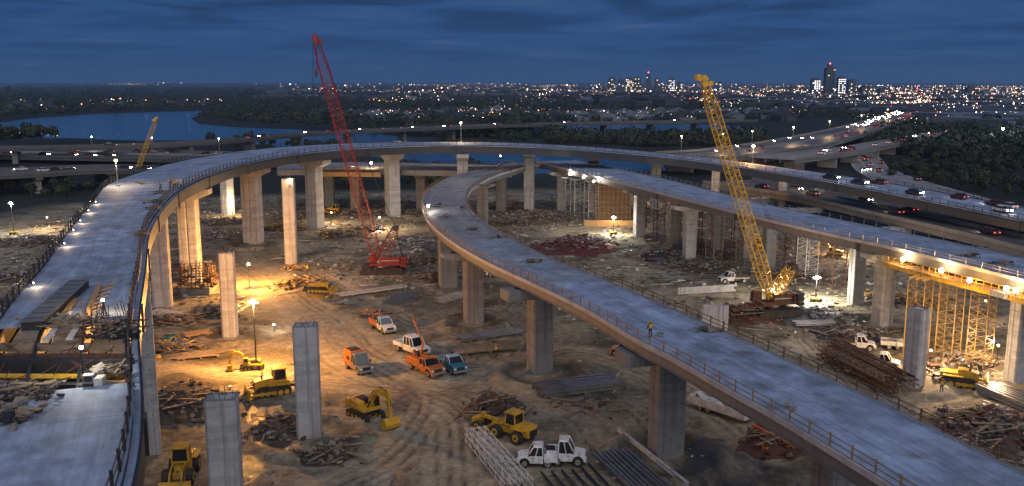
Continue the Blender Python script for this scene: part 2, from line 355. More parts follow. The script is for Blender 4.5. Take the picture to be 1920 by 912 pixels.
def terrain(X, Y):
    X = np.asarray(X, float); Y = np.asarray(Y, float)
    far = np.clip((Y - 330) / 150, 0, 1)
    site = np.clip((sdist(X, Y, np.vstack([SITE, SITE[:1]]))[0] * np.where(inside(X, Y, SITE), 1, -1) + 8) / 16, 0, 1)
    z = (fbm(X / 14, Y / 14, 3) - .5) * .8 * site + (fbm(X / 3.1, Y / 3.1, 11) - .5) * .22 * site + (fbm(X / .9, Y / .9, 21, 3) - .5) * .16 * site
    pale = np.zeros(X.shape); dark = np.zeros(X.shape)
    flat = np.zeros(X.shape)
    near = (Y < 340)
    for P, w in PATHS:
        d, s = sdist(X, Y, P); d2 = d + (fbm(X / 8, Y / 8, 31) - .5) * 4
        k = np.clip((w - d2) / 1.6, 0, 1); o = d * s + (fbm(X / 22, Y / 22, 41) - .5) * 3.0 + (fbm(X / 2, Y / 2, 43) - .5) * .25
        rut = (np.abs(((o / 1.5) % 1) - .5) * 2) ** 2.2
        pres = np.clip((vnoise(np.floor(o / 1.5) * 5.13 + 200, (X + Y) / 13 + 300, 47) - .46) * 5, 0, 1); rut = rut * pres
        flat = np.maximum(flat, k); z = z * (1 - .55 * k) - k * (.12 + .13 * rut * (fbm(X / 7, Y / 7, 5) > .42))
        pale = np.maximum(pale, k * (1 - .8 * rut)); dark = np.maximum(dark, k * rut * np.clip((fbm(X / 6, Y / 6, 9) - .36) * 8, 0, 1) * 1.0)
    for px, py, r in RINGS:
        c = at(px, py); d = np.hypot(X - c.x, (Y - c.y)); dd = d + (fbm(X / 3, Y / 3, 51) - .5) * 1.6
        ring = np.exp(-((dd - r) / 1.0) ** 2); z = z + ring * .55 - np.exp(-(d / (r * .7)) ** 2) * .25
        z = z - np.exp(-((dd - r - 1.9) / .55) ** 2) * .2 - np.exp(-((dd - r - 3.7) / .5) ** 2) * .16
        dark = np.maximum(dark, np.clip(np.exp(-((dd - r + 1.6) / 1.3) ** 2), 0, 1) * .8); pale = np.maximum(pale, np.exp(-((dd - r - 2.7) / .8) ** 2) * .7)
    for px, py, r, h in MOUNDS:
        c = at(px, py); d = np.hypot(X - c.x, Y - c.y); b = np.exp(-(d / (r * .6)) ** 2)
        z = z + b * h * (.45 + 1.1 * fbm(X / 1.7, Y / 1.7, 61)); dark = np.maximum(dark, np.clip(b * 1.6, 0, 1) * .9)
    hills = (fbm(X / 900, Y / 900, 71) - .42) * 26 * np.clip((Y - 1200) / 2500, 0, 1) + (fbm(X / 160, Y / 160, 73) - .45) * 5 * far * (1 - site)
    z = z + hills
    c = at(20, 300); d = np.hypot((X - c.x) / 1.3, Y - c.y - 40); z = z + 9 * np.exp(-(d / 70) ** 2)
    wat = np.zeros(X.shape)
    for P in (LAKE_A, LAKE_R):
        ins = inside(X, Y, P); d, _ = sdist(X, Y, np.vstack([P, P[:1]])); sd = np.where(ins, d, -d)
        k = np.clip((sd + 12) / 18, 0, 1); z = z * (1 - k) - 2.6 * k; wat = np.maximum(wat, k)
    return z, site, pale, dark
def hgt(x, y):
    i = int(np.clip(np.searchsorted(xs, x) - 1, 0, len(xs) - 2)); j = int(np.clip(np.searchsorted(ys, y) - 1, 0, len(ys) - 2))
    u = (x - xs[i]) / (xs[i + 1] - xs[i]); v = (y - ys[j]) / (ys[j + 1] - ys[j])
    return float((GZ[j, i] * (1 - u) + GZ[j, i + 1] * u) * (1 - v) + (GZ[j + 1, i] * (1 - u) + GZ[j + 1, i + 1] * u) * v)
def gp(px, py, dz=0.0):
    p = at(px, py)
    for _ in range(3):
        z = hgt(p.x, p.y); p = at(px, py, z)
    p.z = z + dz; return p

def axis(a, b, step, far, g, lim_step=None):
    o = [a]; 
    while o[-1] < b: o.append(o[-1] + step(o[-1]))
    s = step(o[-1])
    while o[-1] < far: s = s * g; o.append(o[-1] + s)
    return o
ys = axis(70, 335, lambda y: .33 + (y - 70) * .0024, 60000, 1.022)
pre = [-4000, -1500, -500, -200, -80, -20, 20, 45, 58]; ys = np.array(pre + ys)
xr = axis(0, 100, lambda x: .4, 40000, 1.028); xl = axis(0, 130, lambda x: .4, 40000, 1.028)
xs = np.array([-x for x in xl[::-1][:-1]] + xr)
GX, GY = np.meshgrid(xs, ys)
GZ, gs, gpale, gdark = terrain(GX, GY)
nx, ny = len(xs), len(ys)
me = bpy.data.meshes.new('ground')
V = np.stack([GX, GY, GZ], -1).reshape(-1, 3)
idx = np.arange(nx * ny).reshape(ny, nx)
Fq = np.stack([idx[:-1, :-1], idx[:-1, 1:], idx[1:, 1:], idx[1:, :-1]], -1).reshape(-1, 4)
def mesh_np(me, V, Fq):
    k = Fq.shape[1]
    me.vertices.add(len(V)); me.vertices.foreach_set('co', V.astype(np.float32).ravel())
    me.loops.add(len(Fq) * k); me.loops.foreach_set('vertex_index', Fq.astype(np.int32).ravel())
    me.polygons.add(len(Fq)); me.polygons.foreach_set('loop_start', np.arange(0, len(Fq) * k, k, dtype=np.int32)); me.polygons.foreach_set('loop_total', np.full(len(Fq), k, dtype=np.int32))
    me.update(calc_edges=True)
mesh_np(me, V, Fq); me.polygons.foreach_set('use_smooth', [True] * len(Fq))
at_ = me.color_attributes.new('zone', 'FLOAT_COLOR', 'POINT')
city = np.clip((GY - 1300) / 1500, 0, 1) * np.clip((GX + .15 * GY) / (GY * .3 + 1), 0, 1)
at_.data.foreach_set('color', np.stack([gpale, gdark, gs, city], -1).astype(np.float32).ravel())
ground = bpy.data.objects.new('ground', me); col.objects.link(ground); ground['kind'] = 'structure'
m, n, l, p = material('ground_earth')
a = n.new('ShaderNodeAttribute'); a.attribute_name = 'zone'; sp = n.new('ShaderNodeSeparateColor'); l.new(a.outputs['Color'], sp.inputs[0])
t = n.new('ShaderNodeTexCoord')
def noise(sc_, det=6, rough=.6, dist=0, mp=None):
    q = n.new('ShaderNodeTexNoise'); q.inputs['Scale'].default_value = sc_; q.inputs['Detail'].default_value = det; q.inputs['Roughness'].default_value = rough; q.inputs['Distortion'].default_value = dist
    if mp: k = n.new('ShaderNodeMapping'); k.inputs['Scale'].default_value = mp; l.new(t.outputs['Object'], k.inputs[0]); l.new(k.outputs[0], q.inputs['Vector'])
    else: l.new(t.outputs['Object'], q.inputs['Vector'])
    return q.outputs['Fac']
def ramp(f, *st):
    r = n.new('ShaderNodeValToRGB'); l.new(f, r.inputs[0]); es = r.color_ramp.elements
    while len(es) < len(st): es.new(.5)
    for e_, (pos, c) in zip(es, st): e_.position = pos; e_.color = (*c, 1) if len(c) == 3 else c
    return r.outputs[0]
def mix(f, a_, b_, mode='MIX'):
    x = n.new('ShaderNodeMixRGB'); x.blend_type = mode
    for i, v in enumerate((f, a_, b_)):
        if isinstance(v, (int, float)): x.inputs[i].default_value = v
        elif isinstance(v, tuple): x.inputs[i].default_value = (*v, 1)
        else: l.new(v, x.inputs[i])
    return x.outputs[0]
def mth(op, a_, b_):
    x = n.new('ShaderNodeMath'); x.operation = op; x.use_clamp = True
    for i, v in enumerate((a_, b_)):
        if isinstance(v, (int, float)): x.inputs[i].default_value = v
        else: l.new(v, x.inputs[i])
    return x.outputs[0]
dirt = ramp(noise(.11, 8, .65, .6), (.30, (.064, .054, .036)), (.42, (.155, .134, .090)), (.54, (.265, .238, .168)), (.70, (.43, .405, .32)))
fine = ramp(noise(1.1, 9, .78), (.34, (.35, .35, .35)), (.64, (1.45, 1.42, 1.4)))
dirt = mix(1.0, dirt, fine, 'MULTIPLY')
pale_c = ramp(noise(.5, 7, .7, 1.0), (.3, (.24, .19, .118)), (.7, (.50, .44, .32)))
site_c = mix(mth('MULTIPLY', sp.outputs[0], ramp(noise(.2, 6), (.3, (.5,) * 3), (.6, (1,) * 3))), dirt, pale_c)
dk = ramp(noise(.8, 6, .7), (.3, (.022, .017, .014)), (.7, (.075, .058, .046)))
site_c = mix(mth('MULTIPLY', sp.outputs[1], .85), site_c, dk)
mott = ramp(noise(.35, 9, .8, .8), (.44, (1,) * 3), (.52, (.62, .58, .56)), (.58, (1,) * 3), (.66, (.5, .47, .45)))
site_c = mix(.8, site_c, mott, 'MULTIPLY')
# cement spills and white dust patches
spill = ramp(noise(.075, 7, .7, 1.2), (.56, (0,) * 3), (.66, (.75,) * 3))
site_c = mix(mth('MULTIPLY', spill, ramp(noise(.9, 7, .75), (.4, (0,) * 3), (.58, (1,) * 3))), site_c, (.36, .34, .32))
wet = ramp(noise(.06, 6, .6, .8, (1, .6, 1)), (.60, (0,) * 3), (.65, (1,) * 3))
site_c = mix(mth('MULTIPLY', wet, .6), site_c, (.035, .03, .027))
veg = ramp(noise(.02, 8, .7, .5), (.32, (.005, .009, .008)), (.5, (.012, .017, .013)), (.62, (.020, .023, .019)), (.75, (.045, .046, .040)))
veg = mix(1.0, veg, ramp(noise(.004, 5, .6), (.35, (.55,) * 3), (.65, (1.25,) * 3)), 'MULTIPLY')
town = ramp(noise(.012, 6, .8, .2), (.42, (.02, .026, .022)), (.52, (.05, .055, .06)), (.60, (.12, .125, .14)), (.7, (.05, .05, .05)))
veg = mix(mth('MULTIPLY', a.outputs['Alpha'], .8), veg, town)
final = mix(sp.outputs[2], veg, site_c)
l.new(final, p.inputs['Base Color'])
ro = mix(mth('MULTIPLY', wet, sp.outputs[2]), (.88,) * 3, (.22,) * 3); l.new(ro, p.inputs['Roughness']); p.inputs['Specular IOR Level'].default_value = .35
bn = n.new('ShaderNodeBump'); bn.inputs['Strength'].default_value = .8; bn.inputs['Distance'].default_value = .2; l.new(noise(2.6, 9, .75), bn.inputs['Height']); l.new(bn.outputs[0], p.inputs['Normal'])
me.materials.append(m)

# ------------------------------------------------------------------ water
m, n, l, p = material('lake_water'); t = n.new('ShaderNodeTexCoord')
p.inputs['Base Color'].default_value = (.015, .10, .22, 1); p.inputs['Roughness'].default_value = .13; p.inputs['Specular IOR Level'].default_value = .6
bn = n.new('ShaderNodeBump'); bn.inputs['Strength'].default_value = .5; bn.inputs['Distance'].default_value = .35
l.new(noise(.25, 5, .6, 0, (1, 2.0, 1)), bn.inputs['Height']); l.new(bn.outputs[0], p.inputs['Normal']); M['water'] = m
def sheet(name, P, z, mat, grow=30):
    c = P.mean(0); mb = MB(); mb.add([(x, y, z) for x, y in P], [tuple(range(len(P)))]); 
    import mathutils.geometry as mg
    tri = mg.tessellate_polygon([[Vector((x, y, 0)) for x, y in P]]); mb.f = [tuple(q) for q in tri]; mb.m = [0] * len(mb.f)
    o = mb.build(name, mat)
    if o.data.polygons[0].normal.z < 0: o.data.flip_normals()
    return o
tag(sheet('lake', LAKE_A, -.7, M['water']), kind='structure')
tag(sheet('lagoon', LAKE_R, -.7, M['water']), kind='structure')
# ------------------------------------------------------------------ bridges
def cat_rom(P, step):
    P = [Vector(p) for p in P]; out = []
    for i in range(len(P) - 1):
        p0, p1, p2, p3 = P[max(i - 1, 0)], P[i], P[i + 1], P[min(i + 2, len(P) - 1)]
        k = max(1, int((p2 - p1).length / step))
        for j in range(k):
            t = j / k
            out.append(.5 * ((2 * p1) + (-p0 + p2) * t + (2 * p0 - 5 * p1 + 4 * p2 - p3) * t * t + (-p0 + 3 * p1 - 3 * p2 + p3) * t ** 3))
    out.append(P[-1]); return out
def even(P, step):
    L = [0]
    for a, b in zip(P, P[1:]): L.append(L[-1] + (b - a).length)
    n = max(2, int(L[-1] / step)); out = []; j = 0
    for i in range(n + 1):
        s = L[-1] * i / n
        while j < len(L) - 2 and L[j + 1] < s: j += 1
        t = (s - L[j]) / max(L[j + 1] - L[j], 1e-9); out.append(P[j].lerp(P[j + 1], min(max(t, 0), 1)))
    return out
class Deck:
    """a ribbon between two edges: N near edge, F far edge (points with z)"""
    def __init__(s, near, far, step=2.0):
        s.N = even(cat_rom(near, step), step); Fd = cat_rom(far, .5); s.F = []; j = 0
        for p in s.N:
            best = min(range(j, min(j + 60, len(Fd))), key=lambda q: (Fd[q].xy - p.xy).length); j = best; f = Fd[best].copy(); f.z = p.z; s.F.append(f)
        W = [(f - q).length for f, q in zip(s.F, s.N)]; n = len(s.N); s.F2 = []
        T = [(s.N[min(i + 1, n - 1)] - s.N[max(i - 1, 0)]).normalized() for i in range(n)]
        sg = 1 if (Vector((-T[n // 2].y, T[n // 2].x, 0)).dot(s.F[n // 2] - s.N[n // 2]) > 0) else -1
        W2 = [sum(W[max(0, i - 4):i + 5]) / len(W[max(0, i - 4):i + 5]) for i in range(n)]
        s.lat = [(Vector((-T[i].y, T[i].x, 0)) * sg).normalized() for i in range(n)]
        s.F = [s.N[i] + s.lat[i] * W2[i] for i in range(n)]; s.W = W2; s.step = step
    def p(s, i, fr, off, dz):
        q = s.N[i] + (s.F[i] - s.N[i]) * fr + s.lat[i] * off; q.z += dz; return q
    def sweep(s, mb, sec, i0=0, i1=None):
        i1 = len(s.N) - 1 if i1 is None else i1; k = len(sec); vs = []
        for i in range(i0, i1 + 1): vs += [s.p(i, *q) for q in sec]
        fs = []
        for i in range(i1 - i0):
            for j in range(k): fs.append((i * k + j, i * k + (j + 1) % k, (i + 1) * k + (j + 1) % k, (i + 1) * k + j))
        fs += [tuple(range(k))[::-1], tuple(range((i1 - i0) * k, (i1 - i0) * k + k))]
        mb.add(vs, fs); return mb
    def near_i(s, q): return min(range(len(s.N)), key=lambda i: ((s.N[i] + s.F[i]).xy / 2 - Vector(q[:2])).length)
def rect(fr, o0, o1, z0, z1): return [(fr, o0, z0), (fr, o1, z0), (fr, o1, z1), (fr, o0, z1)]
def bridge(name, label, cat, near, far, mat_deck, mat_side, girder=1.7, step=2.0, panel=3, over=.6, rails=('near', 'far'), rail_mat=None, rail_h=1.15,
           post_step=2.4, posts_as_parts=False, gap=None, ledge=0, ng=4, parapet=0, gap_y=None, mesh_rail=False, splice=None, kerb=False, ext_panel=True, group=None):
    D = Deck(near, far, step); n = len(D.N)
    t = thing(name, label, cat, D.N[0] - Vector((0, 0, 2)), group=group)
    def ok(i): return not (gap_y and gap_y[0] < (D.N[i].y + D.F[i].y) / 2 < gap_y[1])
    i = 0; eps = .012 / step
    while i < n - 1:
        j = min(i + panel, n - 1)
        if ok(i) and ok(j):
            mb = MB(); D.sweep(mb, [(0, -over, -.25), (0, -over, -.02), (0, 0, 0), (.5, 0, .06), (1, 0, 0), (1, over, -.02), (1, over, -.25)], i, j)
            # open a real joint between neighbouring panels
            if ext_panel:
                k = 7; m0 = Vector(mb.v[0]); d0 = (Vector(mb.v[k]) - m0).normalized() * .07
                mb.v[:k] = [tuple(Vector(v) + d0) for v in mb.v[:k]]
            po_ = mb.build('deck_panel', mat_deck(D.N[i].y) if callable(mat_deck) else mat_deck, t, world=True)
            uv = []
            for q in range(i, j + 1): uv += [(f_, q * step, 0) for f_ in (0, 0, 0, .5, 1, 1, 1)]
            po_.data.attributes.new('along', 'FLOAT_VECTOR', 'POINT').data.foreach_set('vector', [c_ for u_ in uv for c_ in u_])
        i = j
    mb = MB()
    for g in range(ng):
        fr = g / (ng - 1); o = (-over + .35) if g == 0 else ((over - .35) if g == ng - 1 else 0)
        gw = .16; fl = .42
        for (w, a, b) in ((gw, -.26 - girder + .1, -.26), (fl, -.26 - girder, -.26 - girder + .1)): D.sweep(mb, rect(fr, o - w / 2, o + w / 2, a, b))
    mb.build('girders', mat_side, t, world=True)
    if splice:
        for q in range(splice // 2, n - 1, splice):
            for fr, o in ((0, -over + .24 - (ledge + .48 if ledge else 0)), (1, over - .24)):
                c = D.p(q, fr, o, -.26 - girder / 2); d = D.N[q + 1] - D.N[q]
                mb = MB(); mb.box(c, (.9, .2, girder + .2), rz=math.atan2(d.y, d.x)); mb.build('splice_plate', M['darksteel'], t, world=True)
    if kerb:
        for fr, a_, b_ in ((0, -over - .07, -over + .28), (1, over - .28, over + .07)):
            mb = MB(); D.sweep(mb, rect(fr, a_, b_, -.34, .14)); mb.build('kerb', M['kerb'], t, world=True)
    if ledge:
        mb = MB(); D.sweep(mb, rect(0, -over - ledge, -over - .01, -.75, -.45)); mb.build('side_ledge', mat_deck, t, world=True)
        mb = MB(); D.sweep(mb, rect(0, -over - ledge - .16, -over - ledge - .005, -2.3, -.38)); mb.build('edge_beam', M['girder'], t, world=True)
    if parapet:
        for fr, sgn in ((0, -1), (1, 1)):
            mb = MB(); o = sgn * (over - .2); D.sweep(mb, [(fr, o - .18, -.01), (fr, o + .18, -.01), (fr, o + .1, parapet), (fr, o - .1, parapet)]); mb.build('parapet', mat_side if mat_side is not M['girder'] else M['fascia'], t, world=True)
    rail_mat = rail_mat or M['darksteel']
    for side in rails:
        fr, o = (0, -over + .15) if side == 'near' else (1, over - .15)
        mb = MB()
        for dz in (rail_h - .1, rail_h * .52): D.sweep(mb, rect(fr, o - .03, o + .03, dz, dz + .06))
        D.sweep(mb, rect(fr, o - .02, o + .02, .02, .2))
        rmat = rail_mat[0 if side == 'near' else 1] if isinstance(rail_mat, tuple) else rail_mat
        rl = mb.build('railing', rmat, t, world=True); rl.location = (0, 0, 0)
        pts = even([D.p(i, fr, o, 0) for i in range(n)], post_step)
        if posts_as_parts:
            pm = MB(); pm.box((0, 0, rail_h / 2 + .02), (.12, .12, rail_h + .14)); first = None
            for q in pts:
                if first is None: first = pm.build('rail_post', rmat, rl); o_ = first
                else: o_ = first.copy(); col.objects.link(o_); o_.parent = rl
                o_.location = q - t.location
        else:
            pm = MB()
            for q in pts: pm.box((q.x, q.y, q.z + rail_h / 2), (.13, .13, rail_h + .1))
            po = pm.build('rail_posts', rmat, t, world=True); po['kind'] = 'stuff'
    t['_'] = 1; del t['_']
    return t, D
def px(pts, z):
    if isinstance(z, (int, float)): z = [z] * len(pts)
    return [at(x, y, q) for (x, y), q in zip(pts, z)]
A_in = [(-12.2, 8, 21.5), (-18.5, 39.6, 21.5), (-30.3, 69.5, 21.5), (-38.2, 90.7, 21.5), (-47.1, 114.6, 21.5), (-54, 138, 21.5), (-59.5, 162, 21.5), (-62, 185, 21.5), (-62, 210, 21.5), (-58, 234, 21.5), (-49, 253, 21.5), (-34, 267, 21.5),
        (-16, 273, 21.4), (6, 272, 21.0), (30, 270, 19.6), (55, 266, 17.3), (82, 254, 13.8), (101, 229, 11.3), (112, 197, 10.2), (121, 160, 10)]
A_out = [(-21.5, 8), (-28, 39.6), (-40.5, 69.5), (-48, 91.5), (-57.3, 117), (-66, 142), (-74, 165), (-77.5, 187), (-79, 213), (-76, 241), (-66, 266), (-44, 284), (-20, 289), (6, 286), (33, 284), (60, 280), (90, 267), (113, 238), (125, 202), (134, 163)]
A_out = [(a, b, c[2]) for (a, b), c in zip(A_out, A_in)]
brA, DA = bridge('curved_ramp_bridge', 'huge unfinished curved ramp bridge sweeping round the whole site on the tallest piers', 'bridge', A_in, A_out, M['deck'], M['girder'],
                 girder=2.1, step=2.0, panel=3, over=.2, rails=('near', 'far'), post_step=2.6, ledge=.42, kerb=False, gap_y=(54.5, 64.5), splice=14)
B_out = px([(965, 305), (905, 319), (853, 330), (810, 354), (795, 378), (801, 404), (822, 430), (862, 460), (920, 493), (1000, 530), (1100, 578), (1198, 636), (1262, 668), (1375, 732), (1471, 785), (1660, 900), (1800, 990)], 13.8)
B_in = px([(985, 312), (925, 331), (896, 346), (876, 362), (874, 384), (889, 406), (920, 428), (962, 452), (1012, 478), (1136, 530), (1322, 610), (1440, 664), (1570, 722), (1700, 785), (1920, 895), (2060, 965)], 13.8)
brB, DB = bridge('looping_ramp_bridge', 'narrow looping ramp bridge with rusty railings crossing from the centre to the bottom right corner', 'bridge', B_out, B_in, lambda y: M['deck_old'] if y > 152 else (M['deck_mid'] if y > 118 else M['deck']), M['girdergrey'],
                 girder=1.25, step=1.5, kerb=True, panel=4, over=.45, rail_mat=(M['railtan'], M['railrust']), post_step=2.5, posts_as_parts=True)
C_n = px([(1008, 303), (1040, 311), (1110, 328), (1175, 345), (1300, 377), (1450, 414), (1600, 448), (1690, 467), (1920, 524), (2100, 572)], 14.5)
C_f = px([(1050, 295), (1078, 302), (1200, 327), (1300, 350), (1440, 386), (1600, 419), (1756, 451), (1920, 486), (2100, 524)], 14.5)
brC, DC = bridge('straight_ramp_bridge', 'pale straight ramp bridge on the right with falsework and floodlights under its far right end', 'bridge', C_n, C_f, M['deck'], M['girdergrey'],
                 girder=1.4, step=2.2, kerb=True, panel=4, over=.5, rail_mat=M['steel'], rail_h=1.0, post_step=3, splice=16)
E_n = px([(1320, 343), (1380, 352), (1500, 372), (1640, 403), (1800, 440), (1920, 470), (2100, 515)], 6)
E_f = px([(1330, 328), (1390, 335), (1500, 350), (1700, 385), (1920, 428), (2100, 465)], 6)
brE, DE = bridge('highway_viaduct', 'low dark highway viaduct with evening traffic directly behind the pale straight ramp', 'viaduct', E_n, E_f, M['asphalt'], M['conc_dark'], girder=1.2, step=3, panel=4, parapet=.9, rails=(), ext_panel=False)
H_n = px([(1290, 302), (1400, 293), (1500, 279), (1560, 269), (1640, 245), (1690, 227), (1720, 214), (1745, 203)], 7)
H_f = px([(1290, 286), (1400, 272), (1480, 259), (1560, 243), (1620, 228), (1670, 213), (1690, 205), (1710, 198)], 7)
brH, DH = bridge('city_highway', 'broad busy highway running from the interchange towards the downtown towers', 'highway', H_n, H_f, M['asphalt'], M['conc_dark'], girder=1.5, step=8, panel=4, parapet=.9, rails=(), ext_panel=False)
J_n = px([(1490, 300), (1560, 291), (1640, 278), (1720, 263), (1790, 248)], 7)
J_f = px([(1490, 290), (1560, 281), (1640, 268), (1720, 255), (1780, 242)], 7)
brJ, DJ = bridge('connector_viaduct', 'grey connector viaduct on close piers forking right of the busy city highway', 'viaduct', J_n, J_f, M['deck_old'], M['conc_dark'], girder=1.4, step=6, panel=4, parapet=.9, rails=(), ext_panel=False)
K_n = px([(-700, 291), (-80, 293), (100, 295), (340, 299), (500, 300), (620, 298)], 5); K_f = px([(-700, 277), (-80, 279), (100, 281), (340, 285), (500, 288), (620, 287)], 5)
brK, DK = bridge('left_highway', 'dark highway with traffic crossing the left edge of the picture below the lake', 'highway', K_n, K_f, M['asphalt'], M['farside'], girder=1.2, step=5, panel=4, parapet=.8, rails=(), ext_panel=False)
Q_n = px([(-500, 352), (-80, 333), (60, 327), (180, 320), (290, 322), (380, 328)], 7.5); Q_f = px([(-500, 338), (-80, 321), (60, 317), (180, 312), (290, 314), (380, 319)], 7.5)
brQ, DQ = bridge('slip_road_viaduct', 'thin slip road viaduct on slender piers below the left highway', 'viaduct', Q_n, Q_f, M['fardeck'], M['farside'], girder=1.0, step=4, panel=4, parapet=.8, rails=(), ext_panel=False)
L_n = px([(-500, 287), (170, 277), (330, 271), (480, 261), (620, 250), (800, 242), (960, 236), (1200, 231), (1420, 226)], 9); L_f = px([(-500, 284), (170, 274), (330, 268), (480, 258), (620, 247), (800, 239), (960, 233), (1200, 228.5), (1420, 224)], 9)
brL, DL = bridge('lake_causeway', 'long thin causeway bridge crossing the water of the lake', 'bridge', L_n, L_f, M['fardeck'], M['farside'], girder=1.0, step=14, panel=4, parapet=.8, rails=(), ext_panel=False)
N_n = px([(520, 320), (620, 318), (720, 319), (860, 321), (960, 323)], 13.5); N_f = px([(520, 308), (620, 304), (720, 305), (860, 308), (960, 311)], 13.5)
brN, DN = bridge('crossing_ramp_bridge', 'shorter ramp bridge passing behind and below the big curved ramp with lit formwork', 'bridge', N_n, N_f, M['deck_old'], M['conc_dark'], girder=1.3, step=4, panel=3, rails=('near', 'far'), ext_panel=False)
# ground level curving road with its surface and edge lines
def road(name, near, far, mat, lines=()):
    D = Deck(near, far, 5); mb = MB(); D.sweep(mb, [(0, 0, -1.5), (0, 0, 0), (1, 0, 0), (1, 0, -1.5)]); o = mb.build(name, mat); o['kind'] = 'structure'
    if lines:
        mb = MB()
        for fr in lines: D.sweep(mb, [(fr, -.12, .004), (fr, .12, .004), (fr, .12, .008), (fr, -.12, .008)])
        q = mb.build('lane_marking', M['line'], o)
    return o, D
rdF, DF = road('curving_road', px([(1560, 283), (1590, 300), (1603, 318), (1650, 343), (1740, 372), (1850, 400), (1960, 425)], 1.2), px([(1640, 283), (1650, 296), (1665, 312), (1710, 332), (1780, 352), (1860, 374), (1960, 398)], 1.2), M['deck_old'], (.05, .35, .65, .95))
for D_, fr_ in ((DE, (.04, .48, .52, .96)), (DH, (.03, .48, .52, .97)), (DK, (.04, .48, .52, .96))):
    mb = MB()
    for fr in fr_: D_.sweep(mb, [(fr, -.11, .07), (fr, .11, .07), (fr, .11, .075), (fr, -.11, .075)])
    par = {id(DE): brE, id(DH): brH, id(DK): brK}[id(D_)]; mb.build('lane_marking', M['line'], par, world=True)
    mb = MB(); D_.sweep(mb, [(.5, -.25, .05), (.5, .25, .05), (.5, .1, .9), (.5, -.1, .9)]); mb.build('median_barrier', M['conc_dark'], par, world=True)

# ------------------------------------------------------------------ piers
def shaft_poly(w, d, ch=.22, gr=.07, gw=.22):
    a, b = w / 2, d / 2
    P = [(-a + ch, -b), (-gw, -b), (-gw * .5, -b + gr), (gw * .5, -b + gr), (gw, -b), (a - ch, -b), (a, -b + ch), (a, -.2), (a - gr, -.1), (a - gr, .1), (a, .2), (a, b - ch), (a - ch, b), (gw, b), (gw * .5, b - gr), (-gw * .5, b - gr), (-gw, b), (-a + ch, b), (-a, b - ch), (-a, .2), (-a + gr, .1), (-a + gr, -.1), (-a, -.2), (-a, -b + ch)]
    return P
def shaft(mb, w, d, z0, z1, lift=3.4, taper=0):
    P = shaft_poly(w, d); n = len(P); zs = [z0]; z = z0 + lift
    while z < z1 - .8: zs += [z - .04, z - .02, z + .02, z + .04]; z += lift
    zs.append(z1); vs = []
    for k, z in enumerate(zs):
        s = 1.0 - (.06 / (w / 2) if 0 < k < len(zs) - 1 and (k - 1) % 4 in (1, 2) else 0)
        s2 = 1 + taper * (z - z0) / (z1 - z0)
        vs += [(x * s * s2, y * s, z) for x, y in P]
    fs = [(k * n + i, k * n + (i + 1) % n, (k + 1) * n + (i + 1) % n, (k + 1) * n + i) for k in range(len(zs) - 1) for i in range(n)]
    fs += [tuple(range(n))[::-1], tuple(range((len(zs) - 1) * n, len(zs) * n))]
    return mb.add(vs, fs)
PIER_K = {'tall piers under the curved ramp': .86, 'piers carrying the looping ramp': .84, 'piers carrying the straight ramp': .70}
def pier(label, pxx, pyy, w, deck=None, d=None, ztop=None, cap=0, capd=None, caph=1.5, mat='conc', group='piers carrying the ramps', lift=3.4, name='bridge_pier', rz=None, zdeck=None, capstyle='hammer', ground=None):
    k_ = PIER_K.get(group, 1.0); w *= k_; d = d * k_ if d else w * .75
    b = gp(pxx, pyy)
    if group == 'tall piers under the curved ramp': caph = 2.1
    if rz is None:
        if deck is not None:
            i = deck.near_i(b); l_ = deck.lat[i]; rz = math.atan2(l_.y, l_.x)
            if math.cos(rz) < 0: rz += math.pi
            if ztop is None: ztop = deck.N[i].z - (zdeck or 0)
            if cap: # slide so that the cap sits under the deck
                pass
        else: rz = 0
    t = thing(name, label, 'pier' if name == 'bridge_pier' else 'column', (b.x, b.y, b.z - .4), rz, group)
    z1 = ztop - t.location.z; zc = z1 - (caph if cap else 0)
    mb = shaft(MB(), w, d, 0, zc, lift); mb.build('shaft', M[mat], t)
    if cap:
        cd = capd or d + .25; h = cap / 2; a = w / 2
        if capstyle == 'hammer': prof = [(-a - .02, zc), (a + .02, zc), (h, zc + caph * .5), (h, z1 - .001), (-h, z1 - .001), (-h, zc + caph * .5)]
        else: prof = [(-h, zc), (h, zc), (h, z1), (-h, z1)]
        MB().prism(prof, -cd / 2, cd / 2).build('pier_cap', M[mat], t, bevel=.04)
        for q in (-.32, 0, .32): MB().box((cap * q, 0, z1 + .08), (.7, .7, .18)).build('bearing', M['darksteel'], t)
    th = MB(); z = 1.6
    while z < zc - .6:
        for x in (-w * .3, w * .3):
            for sy in (-1, 1): th.box((x, sy * (d / 2 + .002), z), (.13, .02, .13))
        z += 1.7
    th.build('form_tie_holes', M['darksteel'], t)['kind'] = 'stuff'
    MB().box((0, 0, .22), (w + .5, d + .5, .4)).build('footing', M[mat], t, bevel=.05)
    return t
Az = 21.5 - 2.4 - .15
G1 = 'tall piers under the curved ramp'
pier('tall pier rising right beside the edge of the curved ramp at the lower left', 275, 850, 3.6, DA, 2.6, Az, 0, group=G1)
pier('tall pier between the curved ramp edge and the caged grey pier', 306, 572, 3.7, DA, 2.7, Az, 9, group=G1)
pier('tall grey pier standing behind the dark rusty rebar cage', 360, 528, 4.6, DA, 3.2, Az, 9.5, group=G1)
pier('broad pale hammerhead pier on the left, next left of the slim stub column', 476, 456, 5.2, DA, 3.6, Az, 9.5, group=G1)
pier('pale hammerhead pier with a small dark plate just left of the red crane', 592, 426, 4.9, DA, 3.6, Az, 10, group=G1)
pier('pier half hidden behind the left ramp beyond the broad pale pier', 428, 402, 4.2, DA, 3.0, Az, 9, group=G1)
pier('tall pale hammerhead pier just right of the red crane boom', 737, 404, 5.6, DA, 4.0, Az, 11, group=G1)
